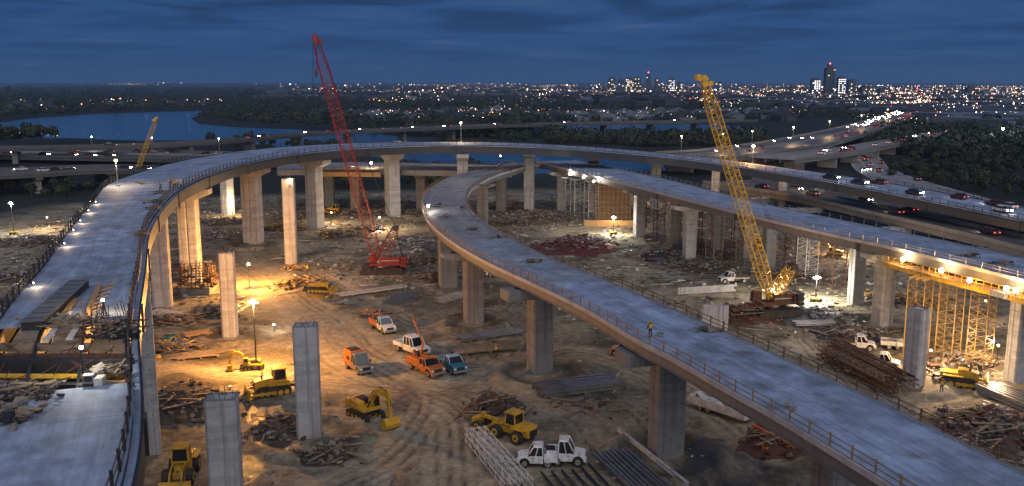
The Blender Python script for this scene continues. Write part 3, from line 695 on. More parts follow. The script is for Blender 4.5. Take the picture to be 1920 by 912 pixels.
pier('hammerhead pier rising behind the top of the looping ramp', 868, 404, 5.2, DA, 3.8, Az, 11, group=G1)
pier('slim white hammerhead pier standing alone right of the looping ramp', 992, 392, 4.8, DA, 3.8, 21.0 - 2.55, 7.5, group=G1)
pier('wide armed pier under the curved ramp behind the straight ramp start', 1112, 396, 5.0, DA, 3.5, 19.9 - 2.55, 12, group=G1)
pier('wide armed pier under the curved ramp above the scaffold lights', 1228, 392, 6.0, DA, 3.5, 18.2 - 2.55, 14, group=G1)
G2 = 'shorter piers under the descending right part of the curved ramp'
for lab, x_, y_, zt in (('first short pier of the descending ramp left of the amber street lamp', 1340, 388, 15.4), ('squat pier of the descending ramp below the amber street lamp', 1466, 392, 13.0), ('thin pier of the descending ramp behind the viaduct traffic', 1535, 396, 11.6),
                        ('paired looking pier of the descending ramp above the rightmost bend of the viaduct', 1606, 404, 10.0), ('pier of the descending ramp under its wide dark cap', 1668, 410, 9.0), ('pier of the descending ramp near the right edge of the picture', 1832, 432, 8.0)):
    pier(lab, x_, y_, 3.4, DA, 2.4, zt, 8, group=G2)
G3 = 'piers carrying the looping ramp'
Bz = 13.8 - .25 - 1.25 - .3
pier('large stained concrete pier in the right foreground with its cap jutting out left', 1248, 853, 3.9, DB, 3.3, Bz, 11.4, caph=1.5, mat='conc_dark', group=G3, capstyle='box')
pier('stained concrete pier carrying the looping ramp beside the flattened dirt ring', 1012, 696, 3.7, DB, 3.1, Bz, 11.0, caph=1.5, mat='conc_dark', group=G3, capstyle='box')
pier('stained concrete pier carrying the looping ramp nearest the red crane', 888, 605, 3.7, DB, 3.1, Bz, 10.8, caph=1.4, mat='conc_dark', group=G3)
pier('dark broad pier under the bend of the looping ramp', 840, 537, 4.2, DB, 3.2, Bz, 7.5, caph=1.4, mat='conc_dark', group=G3)
pier('pier at the bottom edge of the picture under the looping ramp', 1558, 1010, 3.9, DB, 3.3, Bz, 11.4, caph=1.5, mat='conc_dark', group=G3, capstyle='box')
pier('pier inside the looping ramp behind its inner railing', 905, 425, 3.4, DB, 2.8, Bz, 7.0, caph=1.2, mat='conc_dark', group=G3)
G4 = 'piers carrying the straight ramp'
Cz = 14.5 - .25 - 1.4 - .3
pier('grey pier of the straight ramp right of the glaring white floodlight and brown hoarding', 1198, 444, 3.7, DC, 3.0, Cz, 8.5, group=G4)
pier('pier of the straight ramp behind the tangled scrap heap', 1292, 484, 3.9, DC, 3.0, Cz, 9, group=G4)
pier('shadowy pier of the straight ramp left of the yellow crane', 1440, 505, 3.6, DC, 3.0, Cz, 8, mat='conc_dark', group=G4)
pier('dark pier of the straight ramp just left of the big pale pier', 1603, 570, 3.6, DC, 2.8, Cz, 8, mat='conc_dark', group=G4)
pier('big pale pier of the straight ramp beside the yellow shoring towers', 1653, 610, 4.2, DC, 3.3, Cz, 9.5, group=G4)
pier('pale pier of the straight ramp at the right edge of the picture', 1906, 712, 4.0, DC, 3.2, Cz, 9.5, group=G4)
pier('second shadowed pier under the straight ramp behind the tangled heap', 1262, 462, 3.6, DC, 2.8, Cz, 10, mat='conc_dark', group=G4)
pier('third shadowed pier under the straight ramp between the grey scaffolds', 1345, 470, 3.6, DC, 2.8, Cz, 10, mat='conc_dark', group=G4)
pier('fourth shadowed pier under the straight ramp close to the yellow boom', 1398, 482, 3.6, DC, 2.8, Cz, 9, mat='conc', group=G4)
pier('grey pier of the straight ramp left of the white lit scaffolds', 1052, 396, 3.4, DC, 2.8, Cz, 8, group=G4)
G5 = 'round looking piers under the crossing ramp bridge'
for lab, x_, y_ in (('far pier under the crossing ramp bridge left of the red boom', 619, 388), ('far pier under the crossing ramp bridge hidden behind the red boom', 668, 392), ('far pier under the crossing ramp bridge right of the tall pale pier', 791, 394), ('far pier under the crossing ramp bridge beside the loop', 940, 396)):
    pier(lab, x_, y_, 3.6, DN, 3.0, 13.5 - 1.9, 6, group=G5, mat='conc_dark')
for lab, x_, y_ in (('slender pier under the slip road viaduct at the far left', 72, 362), ('forked pier at the right end of the slip road viaduct', 215, 352), ('slender pier under the slip road viaduct cut by the left picture edge', -20, 374)):
    pier(lab, x_, y_, 3.0, DQ, 2.2, 7.5 - 1.5, 8, group='piers under the slip road viaduct')
for lab, x_, y_ in (('pier of the dark viaduct seen below its road at centre right', 1490, 420), ('pier of the dark viaduct behind the straight ramp railing', 1648, 462), ('second pier of the dark viaduct further right', 1805, 505), ('pier of the dark viaduct nearest the crane boom', 1400, 400)):
    pier(lab, x_, y_, 3.2, DE, 2.6, 4.6, 16, group='piers under the dark highway viaduct', capstyle='box')
for w_, i in zip(ORD, range(3, len(DJ.N) - 2, 5)):
    q = (DJ.N[i] + DJ.F[i]) / 2; t = thing('bridge_pier', w_ + ' small pier from the left under the grey connector viaduct', 'pier', (q.x, q.y, 0), math.atan2(DJ.lat[i].y, DJ.lat[i].x), 'small far piers under the connector viaduct')
    MB().box((0, 0, 2.3), (9, 2, 4.9)).build('shaft', M['conc'], t)
for w_, i in zip(ORD, range(2, len(DL.N) - 2, 3)):
    q = (DL.N[i] + DL.F[i]) / 2; t = thing('bridge_pier', w_ + ' low pier from the left end of the long lake causeway', 'pier', (q.x, q.y, -3), math.atan2(DL.lat[i].y, DL.lat[i].x), 'low far piers under the lake causeway')
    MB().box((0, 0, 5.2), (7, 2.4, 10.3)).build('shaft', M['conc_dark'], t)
for w_, i in zip(ORD, range(2, len(DH.N) - 1, 8)):
    q = (DH.N[i] + DH.F[i]) / 2; t = thing('bridge_pier', w_ + ' dark pier from the near end under the broad city highway', 'pier', (q.x, q.y, -1), math.atan2(DH.lat[i].y, DH.lat[i].x), 'far piers under the city highway')
    MB().box((0, 0, 3.2), (14, 2.2, 6)).build('shaft', M['conc_dark'], t)
for w_, i in zip(ORD, range(3, len(DK.N) - 1, 7)):
    q = (DK.N[i] + DK.F[i]) / 2; t = thing('bridge_pier', w_ + ' pier from the left under the dark left highway', 'pier', (q.x, q.y, -1), math.atan2(DK.lat[i].y, DK.lat[i].x), 'far piers under the left highway')
    MB().box((0, 0, 2.3), (12, 2.0, 4.4)).build('shaft', M['conc_dark'], t)

# unfinished stand-alone columns
def stub(label, pxx, pyy, w, d, ztop, rz=0, mat='conc', form=None):
    w *= .88; d *= .88
    b = gp(pxx, pyy); t = thing('stub_column', label, 'column', (b.x, b.y, b.z - .4), rz, 'unfinished free standing columns'); z1 = ztop - t.location.z
    shaft(MB(), w, d, 0, z1, 30).build('shaft', M[mat], t)
    f = MB()
    for sx, sy, lx, ly in ((0, 1, w - .1, .1), (0, -1, w - .1, .1), (1, 0, .1, d - .3), (-1, 0, .1, d - .3)): f.box((sx * (w / 2 - .14), sy * (d / 2 - .14), z1 + .09), (lx, ly, .18))
    f.build('top_form', M['galv'], t)
    mb = MB()
    for k in range(12):
        x = random.uniform(-w / 2 + .3, w / 2 - .3); y = random.choice((-1, 1)) * (d / 2 - .35); mb.tube((x, y, z1 - .1), (x + random.uniform(-.1, .1), y, z1 + random.uniform(.3, .75)), .03, n=5)
    mb.build('rebar', M['rust'], t)
    if form: MB().box((w / 2 + .06 if form > 0 else -w / 2 - .06, 0, z1 * .35), (.1, d * .7, z1 * .68)).build('form_board', M['ply'], t)
    return t
stub('bluish grey unfinished column standing in the middle foreground left of the excavator', 581, 816, 3.1, 2.6, at(580, 612, 0).z + 12.75, R(6))
stub('unfinished column cut by the bottom edge in the left foreground', 428, 968, 3.2, 2.5, 11.7, R(8))
stub('weathered unfinished column beside the orange floodlight mast', 433, 630, 2.5, 2.4, 13.4, R(4), form=-1)
stub('slim tall unfinished column between the two pale hammerhead piers on the left', 547, 494, 3.0, 2.6, 19.0, R(5))
stub('white freshly cast column on the right between the steel bundle and the yellow bulldozer', 1712, 722, 2.6, 2.6, 10.3, R(38))
b = gp(1340, 616); t = thing('precast_panel', 'short pale precast wall block behind the rusty railing of the looping ramp', 'wall', (b.x, b.y, b.z), R(-12))
for k in range(5): MB().box((-1.72 + k * .86, 0, 1.95), (.83, .8, 4.1)).build('panel', M['conc'], t, bevel=.03)
# ------------------------------------------------------------------ work lights (each lamp carries its own light)
def point_light(parent, loc, power, colr, radius=.35, spot=None):
    ld = bpy.data.lights.new('lamp_light', 'SPOT' if spot else 'POINT'); ld.energy = power; ld.color = colr; ld.shadow_soft_size = radius
    if spot: ld.spot_size = R(spot[0]); ld.spot_blend = .8
    o = bpy.data.objects.new('lamp_light', ld); col.objects.link(o); o.parent = parent; o.location = loc
    if spot: o.rotation_euler = Vector(spot[1]).to_track_quat('-Z', 'Y').to_euler()
    return o
WARM, AMB, WHT, COOL = (1.0, .44, .10), (1.0, .66, .34), (1.0, .88, .70), (.88, .94, 1.0)
def flood(label, base, h, power, colr, mat, r=.45, style='mast', rz=0, group='work lights on the site'):
    r *= .68; power *= 1.25  # r sizes a glowing ball that stands for the lamp's round glow
    t = thing('work_light', label, 'work light', base, rz, group)
    if style == 'mast':
        MB().box((0, 0, .45), (2.0, 1.1, .7)).build('generator', M['yellow'], t, bevel=.06)
        w = MB()
        for s in (-.5, .5): w.tube((s, -.68, .32), (s, -.55, .32), .32, n=10); w.tube((s, .55, .32), (s, .68, .32), .32, n=10)
        w.build('wheel', M['rubber'], t)
        MB().tube((0, 0, .8), (0, 0, h * .5), .11, n=6).tube((0, 0, h * .5), (0, 0, h - .2), .07, n=6).build('mast', M['darksteel'], t)
        MB().box((0, 0, h - .25), (1.7, .1, .1)).build('crossbar', M['darksteel'], t)
        for k in (-.6, -.2, .2, .6): MB().box((k, -.02, h), (.34, .2, .3), rx=.3).build('lamp_housing', M['galv'], t)
        MB().ball((0, -.1, h + .05), r, 12, 8).build('lamp_glow_ball', mat, t, smooth=True)
    elif style == 'street':
        MB().tube((0, 0, 0), (0, 0, h), .13, .08, n=8).build('pole', M['galv'], t)
        MB().box((0, 0, .15), (.6, .6, .3)).build('base', M['conc'], t)
        MB().ball((0, 0, h + .1), r, 12, 8, .8).build('lamp_glow_ball', mat, t, smooth=True)
        MB().tube((0, 0, h + .1 + r * .75), (0, 0, h + .2 + r * .8), .3, .1, n=10).build('cap', M['darksteel'], t)
    elif style == 'small':
        MB().tube((0, 0, 0), (0, 0, h), .05, n=6).build('stand', M['darksteel'], t)
        for a in range(3): c, s = math.cos(a * 2.1), math.sin(a * 2.1); MB().tube((0, 0, h * .4), (c * .5, s * .5, 0), .03, n=5).build('leg', M['darksteel'], t)
        MB().ball((0, 0, h + r * .6), r, 10, 6).build('lamp_glow_ball', mat, t, smooth=True)
    point_light(t, (0, 0, h + .1 + (r + .35 if style != 'street' else -r - .4) * (0 if style == 'mast' else 1) + (0 if style != 'mast' else -r - .45)), power, colr, .25)
    return t
def on_z(x, y, z): return at(x, y, z)
b = gp(481, 692); flood('glaring orange floodlight on a tall mast in the dirt right of the weathered stub column', b, 9.8, 36000, WARM, M['lamp_warm'], .5)
b = gp(468, 540); flood('orange work lamp low on the ground just above the tall orange mast light', b, 4.6, 30000, WARM, M['lamp_warm'], .38, 'small')
b = gp(514, 622); flood('small white work lamp lying low on the dirt road right of the orange mast', b, 1.1, 350, WHT, M['lamp_white'], .2, 'small')
flood('white work light standing on the far side of the gap in the left ramp', on_z(195, 592, 21.5), 1.2, 420, AMB, M['lamp_white'], .19, 'small')
flood('bright white work light at the edge of the near slab on the left ramp', on_z(157, 708, 21.5), 1.9, 600, WHT, M['lamp_white'], .18, 'small')
b = gp(1150, 440); flood('glaring white floodlight beside the brown hoarding under the straight ramp', b, 4.6, 9000, WHT, M['lamp_white'], .42)
b = gp(1529, 566); flood('glaring white floodlight on the ground right of the yellow crane', b, 4.6, 15000, WHT, M['lamp_white'], .45)
b = gp(1447, 585); flood('white lamp at the foot of the yellow crane boom', b, 3.6, 2400, AMB, M['lamp_amber'], .42, 'small')
b = gp(1150, 426); flood('added amber fill lamp on the ground at the foot of the tall brown formwork wall', b, 2.2, 1000, AMB, M['lamp_amber'], .2, 'small')  # invented lamp, put here to brighten the brown formwork wall
b = gp(26, 440); flood('white floodlight on the ground at the far left edge beyond the ramp', b, 8.4, 6500, WHT, M['lamp_white'], .5)
flood('amber street lamp on the outer edge of the left ramp', on_z(221, 350, 21.5), 4.6, 2600, AMB, M['lamp_amber'], .42, 'street')
flood('amber street lamp on the far top of the curved ramp', DA.p(DA.near_i((-17, 288)), 1, -.4, 0), 6.0, 5200, AMB, M['lamp_amber'], .45, 'street')
flood('amber street lamp on the descending right part of the curved ramp', DA.p(DA.near_i((72, 272)), 1, -.4, 0), 5.2, 7000, WARM, M['lamp_amber'], .65, 'street')
b = DA.p(DA.near_i((-44, 285)), .8, 0, 0)
flood('white work light on the railing of the looping ramp at its tightest bend', on_z(803, 397, 13.8), 1.0, 700, WHT, M['lamp_white'], .4, 'small')
flood('white work light where the looping ramp disappears under the curved ramp', on_z(938, 300, 13.8), 1.2, 1100, AMB, M['lamp_amber'], .35, 'small')
flood('white lamp on the lit formwork of the crossing ramp bridge behind the red boom', on_z(696, 313, 13.8), 1.0, 2000, AMB, M['lamp_white'], .5, 'small')
b = gp(1878, 268); flood('distant glaring white floodlight beyond the dark trees on the right', b, 9, 12000, COOL, M['lamp_cool'], 1.1)
for lab, x, y, pw in (('first of three white lamps above the white lit scaffold', 1068, 327, 900), ('middle of three white lamps above the white lit scaffold', 1094, 333, 900), ('right one of three white lamps above the white lit scaffold', 1113, 341, 900)):
    flood(lab, on_z(x, y + 4, 12.6), .5, pw, WHT, M['lamp_white'], .42, 'small')
for lab, x, y, pw in (('left lamp on the formwork platform of the straight ramp', 1692, 491, 1500), ('second lamp from the left on the formwork platform', 1764, 512, 1900), ('third and most orange lamp on the formwork platform', 1817, 531, 2100), ('fourth lamp from the left on the formwork platform', 1886, 547, 1100), ('last lamp on the formwork platform near the right picture edge', 1904, 551, 1100)):
    flood(lab, on_z(x, y + 7, 12.3), .7, pw * .38, AMB if 'orange' not in lab else WARM, M['lamp_amber'], .52, 'small')
# low marker lamps fixed along the outer railing of the left ramp
ml = ['marker lamp on the outer railing nearest the amber street lamp', 'second marker lamp on the outer railing from the street lamp', 'third marker lamp on the outer railing from the street lamp', 'fourth marker lamp on the outer railing from the street lamp', 'fifth marker lamp on the outer railing from the street lamp', 'last marker lamp on the outer railing above the loose girder']
for k, (x, y) in enumerate([(186, 383), (165, 402), (150, 420), (136, 440), (123, 462), (88, 540)]):
    q = on_z(x, y, 21.5); i = DA.near_i(q); q = DA.p(i, 1, -.55, .45)
    t = thing('marker_lamp', ml[k], 'lamp', q, 0, 'low marker lamps along the outer railing'); MB().box((0, 0, 0), (.22, .22, .3)).build('housing', M['darksteel'], t); MB().box((.13, 0, -.02), (.04, .12, .08)).build('glass', M['lamp_amber'], t)
    point_light(t, (.4, -.1, .12), 95, AMB, .08)
for lab, x, y in (('white lamp under the head of the narrow stub column', 547, 340), ('small lamp among the far abutments left of the amber street lamp', 1228, 322), ('lamp lighting the ground under the far end of the crossing bridge', 1300, 330)):
    b = gp(x, y + 60) if 'ground' in lab or 'abut' in lab else None
    flood(lab, b if b else Vector((-48.6, 197.5, 17.4)), 1.0 if not b else 2.5, 260 if not b else 1500, AMB, M['lamp_amber'], .3, 'small')
for lab, x, y, pw in (('warm lamp lighting the scrap yard beyond the far left pier', 90, 430, 3500), ('warm lamp on the ground behind the slim stub column', 622, 420, 4000), ('pale lamp on the ground between the far pair of piers', 436, 406, 5000), ('warm lamp behind the red crane on the sand', 712, 430, 6000), ('lamp hidden behind the yellow shoring towers', 1845, 600, 900), ('warm lamp lighting the sand behind the pier under the straight ramp', 1580, 480, 6000), ('warm lamp in the far yard below the amber street lamp', 1420, 350, 9000), ('warm lamp on the ground beside the yellow bulldozer on the right', 1868, 690, 5000), ('added warm fill lamp behind the white column brightening the sand', 1742, 700, 7000)):  # the last one is added only to brighten the sand by the column
    b = gp(x, y); flood(lab, b, 3.2, pw, AMB, M['lamp_amber'], .22, 'small')

# ------------------------------------------------------------------ lattice members
def lattice(mb, p0, p1, w0, w1, n, ct=.09, lt=.05, ends=(1, 1), side=None):
    p0, p1 = Vector(p0), Vector(p1); d = (p1 - p0).normalized(); s_ = Vector(side) if side else (Vector((1, 0, 0)) if abs(d.x) < .7 else Vector((0, 1, 0)))
    b = d.cross(s_).normalized(); a = b.cross(d).normalized()
    def wd(t): 
        f = 1
        if t < .12: f = ends[0] + (1 - ends[0]) * t / .12
        if t > .9: f = ends[1] + (1 - ends[1]) * (1 - t) / .1
        return (w0 + (w1 - w0) * t) * f / 2
    def c(t, i): w = wd(t); sa, sb = ((-1, -1), (1, -1), (1, 1), (-1, 1))[i]; return p0.lerp(p1, t) + a * w * sa + b * w * sb
    ks = [i / n for i in range(n + 1)]
    for i in range(4):
        for k0, k1 in zip(ks, ks[1:]): mb.tube(c(k0, i), c(k1, i), ct, n=5, caps=False)
        for j, (k0, k1) in enumerate(zip(ks, ks[1:])):
            i2 = (i + 1) % 4
            mb.beam(c(k0, i if j % 2 else i2), c(k1, i2 if j % 2 else i), lt, lt)
            mb.beam(c(k1, i), c(k1, i2), lt, lt)
    return mb
def wheel(parent, x, y, r=.5, w=.34, n=14, rim=None, side=None):
    side = (1 if y > 0 else -1) if side is None else side
    t = MB().tube((x, y - w / 2, r), (x, y + w / 2, r), r, n=n)
    o = t.build('wheel', M['rubber'], parent, bevel=min(.06, r * .12))
    MB().tube((x, y + side * (w / 2 - .06), r), (x, y + side * (w / 2 + .015), r), r * .56, n=12).build('rim', rim or M['rim'], o)
    MB().tube((x, y + side * (w / 2), r), (x, y + side * (w / 2 + .06), r), r * .2, n=8).build('hub', M['darksteel'], o)
    return o
def track_loop(parent, y, L, h, w, paint, pads=26):
    r = h / 2; P = []
    for k in range(7): a = math.pi / 2 + math.pi * k / 6; P.append((-L / 2 + r + r * math.cos(a), r + r * math.sin(a)))
    for k in range(7): a = -math.pi / 2 + math.pi * k / 6; P.append((L / 2 - r + r * math.cos(a), r + r * math.sin(a)))
    o = MB().prism([(x * .97, z * .93 + .03) for x, z in P], y - w * .42, y + w * .42).build('track', M['rubber'], parent)
    per = []; 
    for (x0, z0), (x1, z1) in zip(P, P[1:] + P[:1]):
        k = max(1, int(math.hypot(x1 - x0, z1 - z0) / .24))
        for j in range(k): per.append((x0 + (x1 - x0) * (j + .5) / k, z0 + (z1 - z0) * (j + .5) / k, math.atan2(z1 - z0, x1 - x0)))
    mb = MB()
    for x, z, a in per: mb.box((x, y, z), (.17, w, .06), ry=-a)
    q = mb.build('track_shoes', M['darksteel'], o)
    mb = MB()
    for k in range(5): mb.tube((-L / 2 + r + (L - 2 * r) * k / 4, y - w * .46, r * .75), (-L / 2 + r + (L - 2 * r) * k / 4, y + w * .46, r * .75), r * .5, n=10)
    mb.build('running_gear', paint, o)['kind'] = 'stuff'; return o
def ram(parent, p0, p1, r=.08, name='hydraulic_ram'):
    p0, p1 = Vector(p0), Vector(p1); m_ = p0.lerp(p1, .55)
    o = MB().tube(p0, m_, r, n=8).build(name, M['darksteel'], parent); MB().tube(m_, p1, r * .55, n=8).build('rod', M['galv'], o)

# ------------------------------------------------------------------ crawler cranes
def crane(name, label, base, heading, tip, mast_tip, paint, bw=2.2, hp_=None, s=1.0, lattice_n=34, foot=(1.6, 0, 2.4)):
    t = thing(name, label, 'crane', base, heading); inv = (Matrix.Translation(base) @ Matrix.Rotation(heading, 4, 'Z')).inverted()
    tip = inv @ Vector(tip); mast_tip = inv @ Vector(mast_tip); foot = Vector(foot)
    for y in (-2.6, 2.6): track_loop(t, y * s, 8.2 * s, 1.35 * s, 1.05 * s, M['darksteel'])
    MB().box((0, 0, 1.05), (3.2, 4.4, .7)).box((2.2, 0, 1.0), (.5, 4.6, .45)).box((-2.2, 0, 1.0), (.5, 4.6, .45)).build('carbody', M['darksteel'], t, bevel=.05)
    MB().tube((0, 0, 1.4), (0, 0, 1.75), 1.3, n=18).build('slew_ring', M['steel'], t)
    MB().box((-.9, 0, 2.0), (7.0, 3.0, .5)).box((-1.6, .9, 2.9), (4.2, 1.1, 1.4)).box((-1.6, -.95, 2.85), (4.2, 1.0, 1.3)).build('house', hp_ or paint, t, bevel=.07)
    MB().box((-1.6, 0, 2.75), (4.4, .7, .9)).build('winch', M['darksteel'], t)
    MB().box((-4.5, 0, 2.6), (1.3, 3.6, .7)).box((-4.5, 0, 3.35), (1.2, 3.4, .65)).box((-4.5, 0, 1.85), (1.3, 3.8, .6)).build('counterweight', paint if paint is M['red'] else M['darksteel'], t, bevel=.05)
    c = MB().loft((1.3, 3.1, .55, 0), (1.3, 2.8, .5, 1.9)); c.v = [(x, y - 1.75, z + 1.9) for x, y, z in c.v]; o = c.build('cab', hp_ or paint, t, bevel=.05)
    MB().box((2.75, -1.75, 2.95), (.5, .95, 1.1)).box((2.2, -2.31, 3.0), (1.1, .05, .9)).build('window', M['glass'], o)
    mb = MB(); lattice(mb, foot, tip, bw, bw * .82, lattice_n, ct=.09, lt=.055, ends=(.45, .5), side=(0, 1, 0)); mb.build('boom', paint, t)
    MB().box((-1.6, 1.47, 2.9), (4.0, .04, .12)).box((-1.6, -1.48, 2.85), (4.0, .04, .12)).build('white_stripe', M['dirtywhite'], t)
    MB().box((-1.2, 1.0, 3.68), (1.2, .7, .16)).build('roof_vent', M['darksteel'], t)
    hr = MB()
    for x in (-3.4, -2.2, -1.0, .2):
        hr.tube((x, 1.42, 3.6), (x, 1.42, 4.4), .035, n=4).tube((x, -1.42, 3.5), (x, -1.42, 4.3), .035, n=4)
    hr.tube((-3.4, 1.42, 4.4), (.2, 1.42, 4.4), .035, n=4).tube((-3.4, -1.42, 4.3), (.2, -1.42, 4.3), .035, n=4); hr.build('handrail', M['galv'], t)
    d = (tip - foot).normalized(); h = MB(); sd = Vector((0, 1, 0)); h.beam(tip - d * .4, tip + d * 1.3, 1.3, .9); h.tube(tip + d * .9 - sd * .5, tip + d * .9 + sd * .5, .62, n=12); h.tube(tip + d * .1 - sd * .5 - Vector((.9, 0, 0)), tip + d * .1 + sd * .5 - Vector((.9, 0, 0)), .45, n=10); h.build('boom_head', paint, t)
    m0 = Vector((.6, 0, 2.5)); mb = MB(); lattice(mb, m0, mast_tip, bw * 1.05, bw * .6, 9, ct=.10, lt=.07, ends=(.6, .9), side=(0, 1, 0)); mb.build('mast', paint, t)
    dm = (mast_tip - m0).normalized(); MB().box(mast_tip, (1.2, 1.6, .9)).tube(mast_tip + sd * -.7, mast_tip + sd * .7, .55, n=12).build('mast_head', M['darksteel'], t)
    mb = MB()
    for y in (-.55, .55): mb.tube(mast_tip + sd * y, tip + sd * y * .6, .035, n=4)
    for y in (-.8, -.3, .3, .8): mb.tube(mast_tip + sd * y, Vector((-4.3, y, 3.2)), .035, n=4)
    mb.build('pendant_rope', M['darksteel'], t)
    q = tip + d * 1.0 + Vector((.4, 0, 0)) * (1 if d.x > 0 else -1)
    return t, tip, d, q
b = gp(718, 512); rz = 0.08
tip = up_at(593, 78, b.y + 1); mt = up_at(742, 428, b.y)
t, tp, d, q = crane('crawler_crane', 'tall red lattice boom crawler crane standing in the middle of the site', b, math.pi + rz, tip, mt, M['red'], 2.35, None, 1.15, 40, (.9, 0, 2.6))
Mi = (Matrix.Translation(b) @ Matrix.Rotation(math.pi + rz, 4, 'Z')).inverted()
for (x, y0, y1), nm in (((587, 74, 238), 'hoist_rope'), ((593, 78, 142), 'hook_rope')):
    MB().tube(Mi @ up_at(x, y0, b.y + 1), Mi @ up_at(x, y1, b.y + 1), .05, n=4).build(nm, M['darksteel'], t)
hk = Mi @ up_at(593, 138, b.y + 1); MB().box(hk, (.55, .45, 1.1)).tube(hk - Vector((0, 0, .5)), hk - Vector((0, 0, 1.0)), .14, .05, n=6).build('hook_block', M['darksteel'], t, bevel=.08)
b2 = gp(722, 522)
for k in range(6):
    q = thing('timber_mat', ['first', 'second', 'third', 'fourth', 'fifth', 'sixth'][k] + ' timber mat from the left under the tracks of the red crane', 'timber mat', (b.x - 5.2 + k * 2.0, b.y - .3, hgt(b.x - 5.2 + k * 2, b.y) + .05), R(4))
    for j in range(5): MB().box((-.8 + j * .4, 0, .08), (.37, 8.6, .24)).build('plank', M['wood'], q)
b = gp(1447, 588); tip = up_at(1322, 158, b.y); mt = up_at(1486, 500, b.y - 1)
t, tp, d, q = crane('crawler_crane', 'yellow lattice boom crawler crane on the right leaning towards the ramps', b, math.pi + .25, tip, mt, M['craneyel'], 1.95, M['rust'], 1.0, 40, (.4, 0, 2.8))
Mi = (Matrix.Translation(b) @ Matrix.Rotation(math.pi + .25, 4, 'Z')).inverted()
mb = MB(); w0 = mt
for dx in (-4, 2): mb.tube(Mi @ up_at(1488 + dx, 505, b.y - 1), Mi @ up_at(1490 + dx, 560, b.y - 1), .05, n=4)
mb.build('hoist_rope', M['darksteel'], t); hk = Mi @ up_at(1490, 560, b.y - 1); MB().box(hk, (.5, .4, .9)).build('hook_block', M['darksteel'], t, bevel=.08)
hp = Mi @ up_at(1325, 152, b.y); MB().box(hp + Vector((.9, 0, .3)), (1.8, 1.3, .5)).box(hp + Vector((1.6, 0, .6)), (.7, 1.1, .9)).build('boom_platform', M['craneyel'], t)
b = gp(244, 350); tip = up_at(292, 226, b.y); mt = up_at(262, 335, b.y)
crane('crawler_crane', 'small distant yellow crane boom rising behind the left ramp in front of the lake', b, 0, tip, mt, M['craneyel'], 1.5, None, .9, 20)

# ------------------------------------------------------------------ shoring, formwork and hoarding
def shoring(label, pxx, pyy, z1, w=2.6, mat='craneyel', rz=0, n=None, ct=.085, group='shoring towers'):
    b = gp(pxx, pyy); t = thing('shoring_tower', label, 'scaffold tower', (b.x, b.y, b.z - .1), rz, group); h = z1 - b.z
    n = n or int(h / 1.0); mb = MB(); lattice(mb, (0, 0, .25), (0, 0, h - .3), w, w, n, ct=ct, lt=.055); mb.build('frame', M[mat], t)
    mb = MB()
    for a in (-1, 1):
        for c in (-1, 1): mb.box((a * w / 2, c * w / 2, .12), (.5, .5, .22))
    mb.build('base_plates', M['wood'], t)
    MB().box((0, 0, h - .15), (w + 1.0, .35, .3)).box((0, w * .4, h - .15), (w + 1, .3, .3)).box((0, -w * .4, h - .15), (w + 1, .3, .3)).build('header_beam', M[mat], t)
    return t
Y_ = 'yellow shoring towers under the formwork platform'
for lab, x, y, m_ in (('leftmost yellow shoring tower behind the white column', 1716, 668, 'craneyel'), ('second yellow shoring tower just right of the white column', 1775, 672, 'craneyel'), ('third yellow shoring tower standing between the bulldozer and the right pier', 1833, 690, 'craneyel'), ('rear yellow shoring tower behind the second one', 1748, 640, 'craneyel')):
    shoring(lab, x, y, 12.1, 2.5, 'shoring', R(38), group=Y_)
W_ = 'white lit scaffold towers near the brown hoarding'
for lab, x, y in (('left white lit scaffold tower under the three white lamps', 1082, 410), ('right white lit scaffold tower next to the brown hoarding', 1108, 414), ('rear white lit scaffold tower beside the straight ramp pier', 1065, 404)): shoring(lab, x, y, 12.0, 3.2, 'galv', R(20), group=W_)
for lab, x, y in (('grey scaffold tower beside the shadowy pier left of the crane', 1338, 492), ('grey scaffold tower right of the grey one near the crane', 1395, 500), ('grey scaffold tower behind the tangled heap', 1250, 462)): shoring(lab, x, y, 12.2, 2.6, 'steel', R(30), group='grey scaffold towers under the straight ramp')
for lab, x, y in (('rusty falsework tower just right of the pale pier by the floodlight', 1228, 448), ('rusty falsework tower behind the tangled dark heap', 1272, 452), ('rusty falsework tower in the shade between the grey scaffolds', 1312, 476), ('rusty falsework tower next to the yellow boom', 1372, 486), ('rusty falsework tower in the gloom right of the yellow boom', 1470, 500), ('rusty falsework tower left of the dark pier by the right ramp', 1560, 540)): shoring(lab, x, y, 12.2, 3.4, 'rust', R(25), ct=.12, group='rusty falsework towers under the straight ramp')
shoring('pale lit scaffold tower with a flared top standing on bright sand behind the right ramp', 1512, 522, 9.5, 3.0, 'dirtywhite', R(20), group='pale scaffold tower')
# platform of formwork hanging along the near side of the straight ramp
Pn = px([(1658, 492), (1780, 525), (1915, 560), (2040, 596)], 12.2); Pf = px([(1690, 482), (1800, 510), (1925, 543), (2060, 578)], 12.2)
DP = Deck(Pn, Pf, 1.2); t = thing('formwork_platform', 'long timber formwork platform with lamps hanging beside the far end of the straight ramp', 'platform', DP.N[0])
n_ = len(DP.N) - 1
for i in range(n_):
    mb = MB(); DP.sweep(mb, [(0, -.5, 0), (1, .8, 0), (1, .8, .09), (0, -.5, .09)], i, i + 1)
    mb.v[:4] = [tuple(Vector(v) + (DP.N[i + 1] - DP.N[i]) * .03) for v in mb.v[:4]]; mb.build('plank', M['ply'], t, world=True)
mb = MB(); DP.sweep(mb, rect(0, -.45, -.2, -.55, -.01)); DP.sweep(mb, rect(1, 0, .25, -.55, -.01)); mb.build('edge_beams', M['craneyel'], t, world=True)
mb = MB()
for i in range(n_ + 1): a = DP.p(i, 0, -.3, 0); mb.box((a.x, a.y, a.z + .6), (.07, .07, 1.1))
